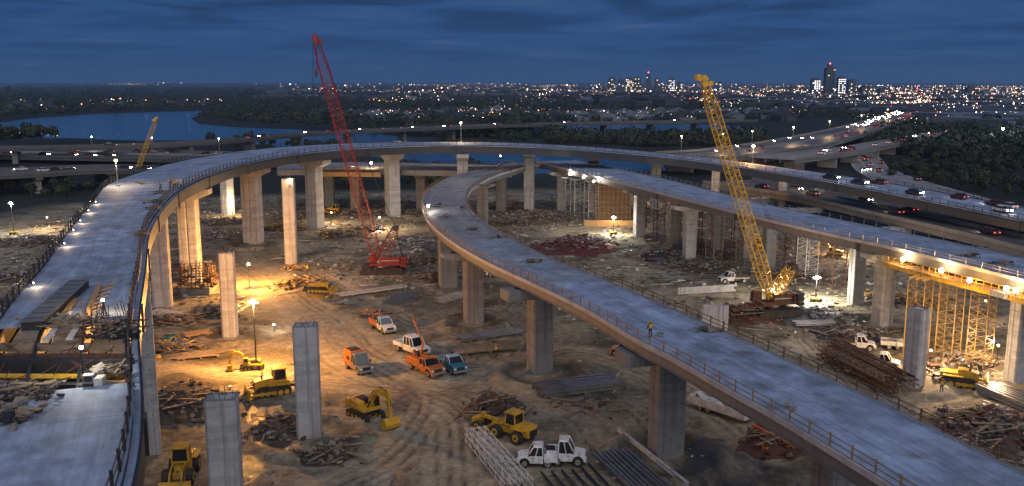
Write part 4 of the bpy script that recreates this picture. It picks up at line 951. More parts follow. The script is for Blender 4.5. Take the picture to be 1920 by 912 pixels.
for dz in (.6, 1.1): DP.sweep(mb, rect(0, -.33, -.27, dz, dz + .06))
mb.build('guard_rail', M['craneyel'], t, world=True)
for i in range(1, n_ + 1, 2):
    mb = MB(); a = DP.p(i, 1, .5, .1); c = DP.p(i, 1, .9, 1.5); mb.beam(a, c, .1, .1); mb.beam(DP.p(i, 0, .2, .1), c, .08, .08); mb.build('bracket', M['ply'], t, world=True)
# rails of white pipe along that deck edge
# brown hoarding
def hoarding(label, p0, p1, h, n, mat, name='hoarding'):
    a, b = gp(*p0), gp(*p1); t = thing(name, label, 'hoarding', a); d = b - a
    for k in range(n):
        q0 = a + d * (k / n); q1 = a + d * ((k + .97) / n); mb = MB(); z = a.z - .2; mb.beam(Vector((q0.x, q0.y, z + h / 2)), Vector((q1.x, q1.y, z + h / 2)), .12, h); mb.build('panel', M[mat], t, world=True)
    mb = MB()
    for k in range(n + 1): q = a + d * (k / n); mb.beam((q.x, q.y + .12, a.z), (q.x, q.y + .12, a.z + h), .14, .14)
    mb.build('posts', M['steel'], t, world=True)
    if h > 5:
        for k in range(7):
            z_ = a.z + .8 + k * 1.55; MB().beam((a.x, a.y - .16, z_), (b.x, b.y - .16, z_), .12, .2).build('waler', M['wood'], t, world=True)
        for k in range(0, n * 2 + 1): q = a + d * (k / (2 * n)); MB().beam((q.x, q.y - .3, a.z), (q.x, q.y - .3, a.z + h), .1, .1).build('strongback', M['rust' if k % 2 else 'shoring'], t, world=True)
    return t
hoarding('tall brown formwork wall hanging under the straight ramp beside the white scaffolds', (1116, 414), (1182, 414), 11.4, 8, 'formply')
hoarding('low orange lit board fence at the foot of the tall brown formwork wall', (1095, 424), (1200, 424), 1.9, 9, 'ply', 'board_fence')
t = thing('formwork', 'yellow lit plywood formwork wrapped round the crossing ramp bridge behind the red boom', 'formwork', at(600, 318, 12))
i0 = DN.near_i(at(608, 312, 13.5)); i1 = DN.near_i(at(728, 312, 13.5))
i0, i1 = min(i0, i1), max(i0, i1)
for i in range(i0, i1):
    mb = MB(); DN.sweep(mb, rect(0, -2.2, -2.05, -1.9, -.6), i, i + 1); DN.sweep(mb, rect(0, -2.2, -.6, -2.0, -1.9), i, i + 1); mb.build('panel', M['ply'], t, world=True)
mb = MB(); DN.sweep(mb, rect(0, -2.25, -2.15, .3, .4), i0, i1); mb.build('guard_rail', M['craneyel'], t, world=True)
point_light(t, at(664, 316, 12.6) - t.location + Vector((0, -3.2, .9)), 700, AMB)
# ------------------------------------------------------------------ vehicles
def face_dir(p, q):     # heading from two ground pixels
    a, b = at(*p), at(*q); return math.atan2(b.y - a.y, b.x - a.x)
def truck(name, label, cat, base, rz, paint, rear='bed', roof=None, rear_mat=None, L=6.2, W=2.15, H=2.15, crew=False, lights=False, s=1.0, extra=None):
    """x forward. cab with hood, glazed greenhouse on pillars, wheels, bumper, lamps, mirrors, and a rear body"""
    t = thing(name, label, cat, base, rz); hw = W / 2; r = .46; xf = L / 2; xr = -L / 2; hood = 1.25; cl = 2.5 if crew else 1.7; xc1 = xf - hood; xc0 = xc1 - cl; zb = .5; zw = 1.28
    MB().box((0, 0, .52), (L * .94, .9, .25)).box((0, 0, .62), (L * .8, W * .8, .12)).build('chassis', M['darksteel'], t)
    b = MB(); ax = xf - .85
    arch = [(xf, zb), (ax + .62, zb)] + [(ax + .6 * math.cos(a), .5 + .56 * math.sin(a)) for a in [math.pi * k / 6 for k in range(1, 6)]] + [(ax - .62, zb), (xc0, zb), (xc0, zw), (xc1 + .1, zw), (xf - .15, zw - .16), (xf, zw - .34)]
    b.prism(arch, -hw, hw); body = b.build('cab_body', paint, t, bevel=.05)
    mb = MB().loft((xc0 + .03, xc1 - .0, hw - .06, zw), (xc0 + .1, xc1 - .62, hw - .2, H - .06)); mb.build('cab_glass', M['glass'], t)
    mb = MB(); T = [(xc0 + .02, xc0 + .09), (xc1 + .02, xc1 - .6)] + [((xc0 * (1 - f) + xc1 * f), (xc0 + .1) * (1 - f) + (xc1 - .62) * f) for f in ((.5,) if not crew else (.33, .68))]
    for lo, hi in T:
        for sgn in (-1, 1): mb.beam((lo, sgn * (hw - .05), zw - .02), (hi, sgn * (hw - .2), H - .05), .12, .1)
    mb.loft((xc0 + .05, xc1 - .56, hw - .16, H - .08), (xc0 + .16, xc1 - .7, hw - .26, H + .04))
    mb.build('cab_roof', roof or paint, t, bevel=.03)
    MB().box((xf + .02, 0, .88), (.06, W * .52, .34)).build('grille', M['darksteel'], t)
    MB().box((xf + .06, 0, .52), (.2, W * .98, .24)).build('bumper', M['galv'], t, bevel=.04)
    for sgn in (-1, 1):
        MB().box((xf + .02, sgn * (hw - .26), .9), (.08, .34, .2)).build('headlight', M['head'] if lights else M['headoff'], t)
        MB().box((xc1 - .1, sgn * (hw + .16), zw + .18), (.1, .2, .3)).build('mirror', M['darksteel'], t)
        MB().box(((xc0 + xc1) / 2 + .3, sgn * (hw + .012), zw - .2), (.22, .03, .05)).build('door_handle', M['darksteel'], t)
        wheel(t, ax, sgn * (hw - .17), r, .3); wheel(t, xr + 1.15, sgn * (hw - .17), r, .34)
    rm = rear_mat or paint; x1 = xc0 - .08; x0 = xr
    if rear == 'bed':
        m = MB(); m.box(((x0 + x1) / 2, 0, .78), (x1 - x0, W - .1, .1))
        for sgn in (-1, 1): m.box(((x0 + x1) / 2, sgn * (hw - .05), 1.0), (x1 - x0, .1, .52))
        m.box((x0 + .05, 0, 1.0), (.1, W, .5)).box((x1 - .05, 0, 1.0), (.1, W, .5)); m.build('cargo_bed', rm, t, bevel=.02)
    elif rear == 'service':
        m = MB()
        for sgn in (-1, 1): m.box(((x0 + x1) / 2, sgn * (hw - .22), 1.05), (x1 - x0, .46, .75)).box(((x0 + x1) / 2, sgn * (hw + .02), 1.08), ((x1 - x0) * .42, .05, .5))
        m.box(((x0 + x1) / 2, 0, .8), (x1 - x0, W - .6, .12)); m.build('service_body', rm, t, bevel=.03)
        MB().box(((x0 + x1) / 2 - .3, .2, 1.2), (.8, .7, .6)).tube((x1 - .5, -.3, .9), (x1 - .5, -.3, 1.7), .22, n=10).box((x0 + .4, -.2, 1.1), (.5, .8, .4)).build('cargo', M['darksteel'], t)
    elif rear == 'van':
        MB().loft((x0, x1, hw, .55), (x0 + .05, x1, hw - .12, H + .12)).build('van_body', rm, t, bevel=.08)
        MB().box((x1 - .9, hw - .02, 1.55), (.9, .1, .5)).box((x1 - .9, -hw + .02, 1.55), (.9, .1, .5)).build('side_window', M['glass'], t)
        MB().box((x0 + 1.2, 0, H + .18), (1.6, W * .7, .08)).build('roof_rack', M['darksteel'], t)
    elif rear == 'flat':
        m = MB(); m.box(((x0 + x1) / 2, 0, .95), (x1 - x0, W, .14)).box((x1 - .05, 0, 1.4), (.1, W, .9)); m.build('flatbed', rm, t)
        m = MB()
        for k in range(6): m.tube((x0 + .1, -.8 + k * .32, 1.12 + (k % 2) * .1), (x1 - .2, -.8 + k * .3, 1.15), .09, n=6)
        m.build('cargo', M['rust'], t)
    elif rear == 'machine':
        MB().box(((x0 + x1) / 2, 0, 1.15), (x1 - x0, W * .96, .95)).box(((x0 + x1) / 2 - .3, .35, 1.8), ((x1 - x0) * .6, .9, .4)).build('machine_body', rm, t, bevel=.06)
        MB().box((x0 + .5, hw - .1, 1.35), (.7, .3, .35)).box((x0 + 1.5, 0, 1.9), (.8, .8, .5)).build('vent_box', M['darksteel'], t)
    for sgn in (-1, 1): MB().box((x0 - .02, sgn * (hw - .18), .95), (.06, .18, .22)).build('tail_light', M['redscrap'], t)
    s *= .94; t.scale = (s, s, s * 1.14); return t
b = gp(717, 620); t = truck('service_truck', 'white and pale blue service truck facing the camera nearest the red crane', 'truck', b, R(-58), M['white'], 'service', M['sky_roof'], M['orange'], L=6.2, s=1.08)
m = MB(); m.tube((-2.2, .4, 1.0), (-2.9, .9, 2.5), .06, n=5).tube((-2.4, -.3, 1.0), (-3.2, -.5, 2.3), .06, n=5); m.build('pipe_rack', M['steel'], t)
b = gp(672, 695); t = truck('work_van', 'grey nosed van with an orange red rear body parked left of the orange truck', 'van', b, R(-56), M['grey'], 'van', M['grey'], M['orange'], L=5.6, W=2.2, H=2.35, s=1.05)
b = gp(772, 662); truck('crew_cab_truck', 'white crew cab pickup truck parked just behind the orange truck', 'truck', b, R(-48), M['white'], 'bed', None, None, L=6.2, H=2.3, crew=True, s=1.12)
b = gp(798, 698); t = truck('crane_truck', 'orange truck with a thin raised orange crane arm between the van and the blue truck', 'truck', b, R(-52), M['orange'], 'machine', M['orange'], M['orange'], L=6.2, W=2.3, H=2.0, s=1.12)
a = MB(); a.beam((-1.2, 0, 1.9), (-.9, .25, 3.3), .22, .24); a.build('crane_arm', M['orange'], t); MB().beam((-.9, .25, 3.3), (-4.2, .9, 5.4), .16, .18).beam((-4.0, .86, 5.3), (-5.0, 1.05, 6.0), .1, .1).build('jib', M['orange'], t); MB().beam((.4, -.6, 2.2), (2.9, -.2, 2.4), .12, .12).build('outrigger', M['orange'], t)
b = gp(846, 694); t = truck('pickup_truck', 'teal nosed pickup truck with a pale roof parked right of the orange truck', 'truck', b, R(-60), M['teal'], 'bed', M['sky_roof'], M['sky_roof'], L=5.8, H=2.0, s=1.1)
m = MB(); m.tube((-2.2, 0, 1), (-2.3, .1, 3.4), .035, n=5); [m.beam((-2.7 + k * .3, -.8, 1.3), (-2.4 + k * .3, .8, 1.5), .05, .05) for k in range(6)]; m.build('antenna_rack', M['galv'], t)
b = gp(1008, 872); truck('crew_truck', 'white flat nosed truck facing left at the bottom centre', 'truck', b, R(176), M['white'], 'service', None, None, L=4.6, H=2.2, s=1.0)
b = gp(1062, 868); t = truck('crew_truck', 'white boxy truck parked tail to tail with the left facing white truck', 'truck', b, R(-6), M['white'], 'service', None, None, L=4.2, H=2.45, s=1.06)
b = gp(1176, 668); t = truck('orange_utility_truck', 'small orange machine truck half hidden behind the jutting cap of the big foreground pier', 'truck', b, R(160), M['orange'], 'machine', M['redscrap'], M['darksteel'], L=5.2, s=1.0)
b = gp(1648, 690); truck('pickup_truck', 'dust covered white pickup truck behind the brown steel bundle', 'truck', b, R(-25), M['dirtywhite'], 'bed', None, None, L=5.8, s=1.0)
b = gp(1605, 655); truck('pickup_truck', 'pale pickup truck half buried in the shadow up the slope from the brown steel bundle', 'truck', b, R(-18), M['dirtywhite'], 'flat', None, None, L=5.8, s=1.0)
b = gp(932, 518); truck('pickup_truck', 'white pickup truck seen between the looping ramp piers', 'truck', b, R(200), M['white'], 'bed', None, None, L=5.6, s=1.0)
b = gp(1375, 530); truck('pickup_truck', 'pale flatbed truck left of the yellow crane boom', 'truck', b, R(190), M['dirtywhite'], 'flat', None, None, L=6.4, s=1.0)

# ------------------------------------------------------------------ earthmoving machines
def excavator(label, base, rz, paint=None, s=1.0, reach=1.0, swing=0.0, name='excavator'):
    paint = paint or M['yellow']; t = thing(name, label, 'excavator', base, rz)
    for y in (-1.25, 1.25):
        o = track_loop(t, y, 4.7, 1.0, .65, paint)
    MB().box((0, 0, .85), (2.2, 2.0, .5)).tube((0, 0, .9), (0, 0, 1.2), .75, n=16).build('undercarriage', M['darksteel'], t)
    MB().box((-.5, 0, 1.45), (4.0, 2.7, .5)).box((-1.0, -.75, 1.95), (2.4, 1.1, .6)).build('house', paint, t, bevel=.07)
    MB().box((-1.3, .5, 2.0), (2.0, 1.3, .6)).box((-1.2, .3, 2.34), (1.2, .8, .1)).build('engine_cover', M['darksteel'], t, bevel=.05)
    MB().prism([(-2.9, 1.2), (-2.2, 1.15), (-2.2, 2.3), (-2.8, 2.2)], -1.35, 1.35).build('counterweight', paint, t, bevel=.08)
    c = MB(); c.loft((.2, 1.45, .5, 1.7), (.3, 1.3, .45, 3.05)); c.v = [(x, y + .85, z) for x, y, z in c.v]; g = c.build('cab', M['glass'], t)
    f = MB()
    for x0, x1 in ((.2, .3), (1.45, 1.3)):
        for y0, y1 in ((.35, .4), (1.35, 1.3)): f.beam((x0, y0, 1.68), (x1, y1, 3.05), .1, .1)
    f.box((.8, .85, 3.08), (1.15, 1.0, .1)); f.box((.82, 1.37, 1.9), (1.2, .06, .4)); f.build('cab_frame', paint, g)
    hr = MB()
    for x in (-2.6, -1.6, -.6): hr.tube((x, -1.25, 2.25), (x, -1.25, 2.95), .03, n=4)
    hr.tube((-2.6, -1.25, 2.95), (-.6, -1.25, 2.95), .03, n=4); hr.build('handrail', M['darksteel'], t)
    bm = [(.9, 1.5), (1.25, 1.35), (2.1, 2.9), (3.0, 3.75), (4.1, 4.15), (6.0, 4.05), (6.15, 4.35), (5.9, 4.6), (3.9, 4.85), (2.4, 4.35), (1.35, 2.9)]
    bm = [(x * reach, z) for x, z in bm]; MB().prism(bm, -.26, .26).build('boom', paint, t, bevel=.04)
    jx, jz = 6.0 * reach, 4.35; kx, kz = jx + .55, 1.35
    MB().prism([(jx - .75, jz + .75), (jx + .15, jz + .85), (jx + .5, jz), (kx + .2, kz), (kx - .25, kz), (jx - .25, jz - .3)], -.2, .2).build('stick', paint, t, bevel=.03)
    bk = [(kx - .2, kz + .1), (kx + .35, kz + .15), (kx + .6, kz - .6), (kx + .45, kz - 1.15), (kx - .2, kz - 1.3), (kx - .95, kz - 1.0), (kx - .8, kz - .9), (kx - .25, kz - 1.08), (kx + .25, kz - .95), (kx + .3, kz - .5)]
    o = MB().prism(bk, -1.1, 1.1).build('bucket', paint, t, bevel=.03)
    for y in (-1.08, 1.08): MB().prism([(kx - .2, kz + .1), (kx + .35, kz + .1), (kx + .55, kz - .6), (kx + .4, kz - 1.12), (kx - .2, kz - 1.25), (kx - .9, kz - 1.0)], y - .03, y + .03).build('side_plate', paint, o)
    tt = MB()
    for k in range(5): tt.beam((kx - .85, -.9 + k * .45, kz - .98), (kx - 1.15, -.9 + k * .45, kz - .95), .16, .07)
    tt.build('bucket_teeth', M['steel'], o)
    ram(t, (.9, .38, 1.5), (2.6 * reach, .34, 3.7), .1); ram(t, (.9, -.38, 1.5), (2.6 * reach, -.34, 3.7), .1); ram(t, (3.6 * reach, 0, 4.95), (jx - .6, 0, jz + .75), .09); ram(t, (jx + .35, 0, jz + .3), (kx + .35, 0, kz + .35), .08)
    s *= .92; t.scale = (s, s, s); return t
b = gp(686, 782); excavator('yellow excavator with its arm bent down to a wide bucket right of the grey column', b, R(-47), s=1.0, reach=.86)

def bulldozer(label, base, rz, paint=None, s=1.0, cab=True, name='bulldozer'):
    paint = paint or M['yellow']; t = thing(name, label, 'bulldozer', base, rz)
    for y in (-1.05, 1.05): track_loop(t, y, 3.9, 1.15, .62, paint)
    MB().prism([(-1.9, .7), (2.0, .7), (2.0, 1.75), (.5, 2.0), (-.1, 2.0), (-.1, 1.5), (-1.9, 1.5)], -.62, .62).build('body', paint, t, bevel=.06)
    MB().box((2.02, 0, 1.25), (.06, .95, .8)).build('grille', M['darksteel'], t); MB().tube((1.1, .25, 1.8), (1.1, .25, 2.75), .07, n=8).tube((1.1, -.3, 1.8), (1.1, -.3, 2.2), .12, n=8).build('exhaust', M['darksteel'], t)
    for y in (-1.05, 1.05): MB().box((-.5, y, 1.3), (2.2, .62, .1)).build('fender', paint, t)
    if cab:
        g = MB().loft((-1.5, -.1, .72, 1.5), (-1.4, -.2, .65, 2.9)).build('cab', M['glass'], t); f = MB()
        for x0, x1 in ((-1.5, -1.4), (-.1, -.2)):
            for y in (-1, 1): f.beam((x0, y * .72, 1.5), (x1, y * .66, 2.9), .1, .1)
        f.box((-.8, 0, 2.95), (1.6, 1.6, .12)).box((-.8, 0, 1.62), (1.5, 1.5, .26)); f.build('cab_frame', paint, g)
    bl = [(2.75, .1), (2.95, .1), (2.78, .5), (2.78, .95), (2.98, 1.35), (2.82, 1.4), (2.6, .95), (2.6, .5)]
    o = MB().prism(bl, -1.85, 1.85).build('blade', paint, t); MB().box((2.86, 0, .12), (.12, 3.7, .1)).build('cutting_edge', M['steel'], o)
    m = MB()
    for y in (-1.45, 1.45): m.beam((-.2, y, .55), (2.7, y, .5), .2, .24)
    m.build('push_arms', paint, t)
    for y in (-.4, .4): ram(t, (1.9, y, 1.7), (2.65, y, 1.0), .07)
    MB().beam((-1.9, 0, .9), (-2.6, 0, .9), 1.2, .25).beam((-2.5, .4, 1.1), (-2.7, .4, .1), .14, .2).beam((-2.5, -.4, 1.1), (-2.7, -.4, .1), .14, .2).build('ripper', M['darksteel'], t)
    s *= .92; t.scale = (s, s, s); return t
b = gp(511, 738); bulldozer('yellow bulldozer with a dark cab left of the bluish grey column', b, R(-155), s=1.25)
b = gp(1796, 722); bulldozer('bright yellow bulldozer working on lit sand right of the white column', b, R(-28), s=1.3, cab=False)
b = gp(1430, 470); bulldozer('small yellow machine parked in shadow under the straight ramp', b, R(20), s=1.1)

def loader(label, base, rz, paint=None, s=1.0, name='wheel_loader', grader=False):
    paint = paint or M['yellow']; t = thing(name, label, 'loader', base, rz); r = .78
    for x in (-1.45, 1.55):
        for y in (-1.1, 1.1): wheel(t, x, y, r, .6, 18, paint)
    MB().prism([(-2.9, .9), (-.3, .8), (-.3, 1.7), (-1.0, 2.05), (-2.7, 1.85)], -.85, .85).build('engine_body', paint, t, bevel=.07)
    MB().box((-2.93, 0, 1.35), (.06, 1.2, .7)).build('grille', M['darksteel'], t); MB().box((-1.5, 0, 1.72), (1.9, 2.7, .08)).build('fender', paint, t)
    MB().box((.9, 0, .95), (2.2, .9, .6)).box((1.3, 0, 1.4), (.8, .7, .6)).build('front_frame', paint, t, bevel=.05)
    g = MB().loft((-.9, .55, .75, 1.75), (-.8, .4, .7, 3.1)).build('cab', M['glass'], t); f = MB()
    for x0, x1 in ((-.9, -.8), (.55, .4)):
        for y in (-1, 1): f.beam((x0, y * .76, 1.7), (x1, y * .7, 3.1), .11, .11)
    f.box((-.2, 0, 3.15), (1.6, 1.6, .13)).box((-.17, 0, 1.78), (1.5, 1.6, .2)); f.build('cab_frame', paint, g)
    m = MB()
    for y in (-.55, .55): m.beam((.9, y, 1.75), (2.3, y, 1.5), .16, .32); m.beam((2.3, y, 1.5), (3.15, y, .6), .16, .3)
    m.build('lift_arm', paint, t); ram(t, (1.0, 0, 1.5), (2.6, 0, 1.2), .09)
    bk = [(3.1, .95), (3.2, .95), (3.3, .35), (4.2, .12), (4.2, .03), (3.2, .05), (3.0, .35)]
    MB().prism(bk, -1.45, 1.45).build('bucket', paint, t)
    if grader:
        MB().beam((2.0, 0, 1.5), (4.6, 0, 1.7), .35, .35).build('main_frame', paint, t)
        for y in (-.95, .95): wheel(t, 4.5, y, .62, .4, 16, paint)
        MB().beam((4.5, -1.0, .62), (4.5, 1.0, .62), .2, .2).build('front_axle', M['darksteel'], t)
        MB().box((5.2, 0, 1.1), (.6, 1.6, .6)).box((3.9, .5, 2.0), (.5, .4, .6)).build('front_attachment', paint, t, bevel=.05)
    s *= .92; t.scale = (s, s, s); return t
b = gp(962, 822); loader('yellow wheeled grader with a square cab standing above the white trucks', b, R(140), s=1.12, grader=True)
b = gp(342, 895); t = loader('dark yellow wheel loader in the shadow at the bottom left beside the tall pier', b, R(-82), s=1.15)
m = MB(); [m.beam((-2.0 + k * .4, -.6, 2.0), (-2.4 + k * .5, .5, 2.7), .1, .1) for k in range(4)]; m.build('hose_rack', M['dirtywhite'], t)
b = gp(468, 692); excavator('small yellow machine with a raised arm at the foot of the orange mast light', b, R(195), s=.62, reach=.7, name='mini_excavator')
b = gp(598, 548); bulldozer('yellow tracked machine half buried in the heap of scrap right of the orange lights', b, R(-10), s=1.15, cab=False)
b = gp(1563, 482); excavator('yellow excavator parked in the lit yard behind the straight ramp', b, R(150), s=.8, reach=.8)
b = gp(625, 400); bulldozer('far yellow machine on the sand left of the red boom', b, R(160), s=1.0)

# ------------------------------------------------------------------ heaps of scrap and rubble
def heap(label, pxx, pyy, r, h, n, mats, long=.35, name='scrap_heap', planks=6, ry=None, size=(.18, .6), zfix=None, cat='scrap heap', clump=None):
    b = gp(pxx, pyy) if zfix is None else at(pxx, pyy, zfix); ry = ry or r * .8
    t = thing(name, label, cat, b); k_ = len(mats)
    def gz(x, y): return (hgt(b.x + x, b.y + y) - b.z) if zfix is None else 0
    mb = MB()
    if h > .35:
        N = 16; vs = [(0, 0, h * .8)]; 
        for j, f in enumerate((.35, .7, 1.0)):
            for i in range(N): a = 2 * math.pi * i / N; q = f * random.uniform(.82, 1.12); x, y = r * q * math.cos(a), ry * q * math.sin(a); vs.append((x, y, gz(x, y) - .15 + h * .8 * max(0, 1 - f * f) * random.uniform(.7, 1.2)))
        fs = [(0, 1 + i, 1 + (i + 1) % N) for i in range(N)] + [(1 + j * N + i, 1 + (j + 1) * N + i, 1 + (j + 1) * N + (i + 1) % N, 1 + j * N + (i + 1) % N) for j in range(2) for i in range(N)]
        mb.mi = 0; mb.add(vs, fs)
    for _ in range(n):
        a = random.uniform(0, 6.28); q = abs(random.gauss(0, .5)); q = min(q, 1.15); x, y = r * q * math.cos(a), ry * q * math.sin(a); z = gz(x, y) + h * max(0, 1 - q * q) * random.uniform(.5, 1.05) + .1
        mb.mi = random.randrange(k_) if random.random() < .9 else 0; u = random.random(); sz = random.uniform(*size)
        if u < long:
            a2 = random.gauss(.3, .8); L = sz * random.uniform(2.5, 6); dv = Vector((math.cos(a2), math.sin(a2), random.uniform(-.18, .3))) * L / 2; c = Vector((x, y, z + .1))
            v_ = random.random()
            if v_ < .3: mb.beam(c - dv, c + dv, sz * .3, sz * .14)
            elif v_ < .62:
                k1 = c + Vector((random.uniform(-.3, .3), random.uniform(-.3, .3), random.uniform(0, .35))) * L * .5; mb.beam(c - dv, k1, sz * .12, sz * .12); mb.beam(k1, c + dv, sz * .12, sz * .12)
            elif v_ < .75:
                w_ = Vector((-dv.y, dv.x, random.uniform(-.2, .3))) * .5; q4 = [c - dv * .5 - w_, c + dv * .5 - w_, c + dv * .5 + w_, c - dv * .5 + w_]; up_ = Vector((0, 0, .05)); mb.add([p_ + Vector((0, 0, random.uniform(-.05, .25))) for p_ in q4] + [p_ - up_ for p_ in q4], BOXF)
            else: mb.tube(c - dv, c + dv, sz * .12, n=6)
        else: mb.chunk((x, y, z), sz * .62, random.uniform(.3, .8))
    mb.build('scrap', [M[m] for m in mats], t)['kind'] = 'stuff'
    pm = None
    for i in range(planks):
        L = random.uniform(2, 4.2) * min(1.3, r / 3.5)
        if pm is None: pm = MB().box((0, 0, 0), (3.2, .24, .07)).build('plank', M['wood'], t); o = pm
        else: o = pm.copy(); col.objects.link(o); o.parent = t
        a = random.uniform(0, 6.28); q = random.uniform(.1, .95); x, y = r * q * math.cos(a), ry * q * math.sin(a)
        o.location = (x, y, gz(x, y) + h * max(0, 1 - q * q) + .22); o.rotation_euler = (random.uniform(-.15, .15), random.uniform(-.2, .2), random.gauss(.2, .7)); o.scale = (L / 3.2, random.uniform(.8, 1.6), 1)
    return t
S = ['soil', 'rubble', 'steel', 'wood']; SR = ['soil', 'rust', 'redscrap', 'rubble']; SY = ['soil', 'yellow', 'wood', 'rust', 'rubble']; SD = ['soil', 'darksteel', 'rust', 'wood', 'steel']
heaps = [
 ('dark soil and debris heap left of the tallest foreground column', 345, 748, 7.5, 1.4, 150, ['soil', 'soil', 'wood', 'rubble'], .3),
 ('heap of lit scrap and timber right of the orange floodlights', 560, 535, 6, 1.2, 170, SY, .4),
 ('scatter of orange lit boards below the slim stub column', 560, 505, 4, .5, 60, ['soil', 'ply', 'wood', 'yellow'], .5),
 ('long heap of dark red scrap steel inside the bend behind the looping ramp', 1080, 462, 13, 2.0, 420, ['redscrap', 'redscrap', 'rust', 'rubble', 'steel'], .45),
 ('dark heap of bent metal beyond the dark red scrap', 1010, 408, 11, 1.8, 260, ['soil', 'darksteel', 'rubble', 'wood'], .4),
 ('tangled heap of dark cable and frames under the straight ramp', 1238, 480, 5, 2.6, 200, ['darksteel', 'wood', 'steel', 'soil'], .5),
 ('rubble spread right of the tangled heap', 1310, 500, 10, .8, 220, S, .35),
 ('heap of broken concrete and steel behind the red crane', 770, 460, 10, 1.0, 300, ['rubble', 'steel', 'soil', 'dirtywhite'], .45),
 ('scrap heap lit yellow between the red crane and the slim stub column', 640, 440, 9, 1.0, 260, SY, .4),
 ('round dark heap of tyres and scrap right of the red crane', 825, 522, 4, .8, 80, SD, .35),
 ('heap of dark rusty steel beside the yellow crane', 1400, 592, 8, 1.6, 240, ['rust', 'rust', 'darksteel', 'redscrap', 'wood'], .5),
 ('heap of bright lit pipes and debris right of the yellow crane', 1520, 592, 8, 1.0, 240, ['galv', 'steel', 'soil', 'darksteel'], .6),
 ('brown debris spread at the right edge of the picture below the bulldozer', 1860, 790, 9, .9, 320, ['soil', 'rust', 'redscrap', 'wood', 'rubble'], .45),
 ('debris heap by the railing in the lower right corner', 1800, 850, 7, .9, 200, ['soil', 'rust', 'wood', 'rubble'], .4),
 ('debris in the yard beyond the left ramp under its floodlight', 60, 455, 11, 1.3, 320, ['soil', 'rubble', 'wood', 'rust', 'steel'], .4),
 ('second debris heap beyond the left ramp closer to the railing', 60, 520, 9, 1.0, 240, ['soil', 'rubble', 'cloth', 'wood', 'darksteel'], .35),
 ('debris heap beyond the left ramp at the picture edge', 15, 575, 7, 1.0, 160, ['soil', 'rubble', 'cloth', 'darksteel'], .35),
 ('red and pale debris at the foot of the left ramp piers', 330, 602, 5, .8, 120, ['soil', 'redscrap', 'dirtywhite', 'wood', 'rubble'], .4),
 ('debris with blue barrels left of the weathered stub column', 320, 655, 5, .7, 120, ['soil', 'wood', 'plasticblue', 'rubble', 'yellow'], .4),
 ('low rubble inside the dirt ring around the grey column', 610, 845, 4.2, .5, 110, ['soil', 'rubble', 'wood'], .25),
 ('dark rubble left of the dirt ring around the grey column', 520, 795, 4.5, .5, 90, ['soil', 'soil', 'rubble'], .2),
 ('dark soil heap behind the yellow grader', 925, 765, 4.5, 1.5, 140, ['soil', 'soil', 'rust', 'wood'], .25),
 ('heap of rusty orange beams beneath the edge of the looping ramp', 1455, 838, 5.5, 1.0, 90, ['rust', 'orange', 'darksteel', 'wood'], .75),
 ('rubble and boards behind the paired pale piers on the left', 420, 440, 12, .7, 260, ['rubble', 'soil', 'wood', 'dirtywhite'], .4),
 ('rubble around the foot of the tall pale pier right of the red boom', 690, 400, 10, .8, 200, S, .3),
 ('scattered scrap on the sand between the two big piers in the middle', 700, 590, 4, .5, 90, ['soil', 'orange', 'wood', 'rubble'], .4),
 ('lit debris under the yellow shoring towers', 1800, 680, 8, .9, 240, ['soil', 'wood', 'rubble', 'rust', 'galv'], .45),
 ('debris behind the big pale pier of the straight ramp', 1690, 560, 9, .9, 220, ['soil', 'rubble', 'wood', 'yellow'], .4),
 ('far scrap in the lit yard under the amber street lamp', 1440, 350, 14, 1.2, 200, ['soil', 'wood', 'rubble'], .3),
 ('debris below the straight ramp between its third and fourth piers', 1370, 460, 9, .9, 200, ['soil', 'wood', 'yellow', 'rubble'], .4),
 ('small stones and pale scraps in front of the grey beam stack', 1100, 760, 6, .2, 60, ['rubble', 'wood', 'soil'], .15),
 ('pale debris on the bright ground right of the glaring floodlight', 1230, 445, 7, .6, 140, ['rubble', 'dirtywhite', 'soil'], .3),
 ('scrap and boards on the far sand just left of the broad pale hammerhead pier', 420, 418, 10, .7, 240, ['soil', 'wood', 'rubble', 'rust'], .45),
 ('dark equipment and boards between the two pale hammerhead piers on the far left', 530, 430, 8, .9, 220, ['soil', 'darksteel', 'wood', 'yellow'], .45),
 ('boards and steel spread behind the slim stub column', 560, 405, 12, .7, 260, ['soil', 'wood', 'rubble', 'steel'], .5),
 ('dark row of drums and scrap left of the pale pier by the red boom', 690, 432, 6, .9, 160, ['darksteel', 'plasticblue', 'soil'], .3),
 ('debris in the shade beneath the crossing ramp bridge', 790, 400, 12, .7, 220, ['soil', 'wood', 'rubble'], .4),
 ('scrap between the looping ramp bend and the red crane', 780, 490, 7, .7, 220, ['soil', 'steel', 'wood', 'rubble'], .5),
 ('boards and rubble inside the looping ramp near its inner pier', 960, 418, 9, .8, 240, ['soil', 'wood', 'darksteel', 'rubble'], .45),
 ('material heap left of the slim white hammerhead pier', 960, 392, 8, 1.0, 180, ['soil', 'wood', 'rust', 'rubble'], .4),
 ('clutter of beams at the feet of the shadowed piers under the straight ramp', 1300, 462, 12, 1.1, 320, ['soil', 'rust', 'wood', 'steel', 'rubble'], .5),
 ('dark stacked steel and boards right behind the yellow boom', 1490, 520, 9, 1.0, 260, ['soil', 'rust', 'darksteel', 'wood'], .5),
 ('long spread of broken boards between the yellow crane and the big pale pier', 1590, 625, 8, .6, 220, ['soil', 'wood', 'rubble', 'galv'], .5),
 ('rusty offcuts between the brown truss bundle and the white column', 1665, 700, 4, .5, 120, ['soil', 'rust', 'wood'], .5),
 ('debris below the left ramp at the foot of the rebar cage', 400, 585, 5, .7, 140, ['soil', 'rust', 'wood', 'rubble'], .45),
]
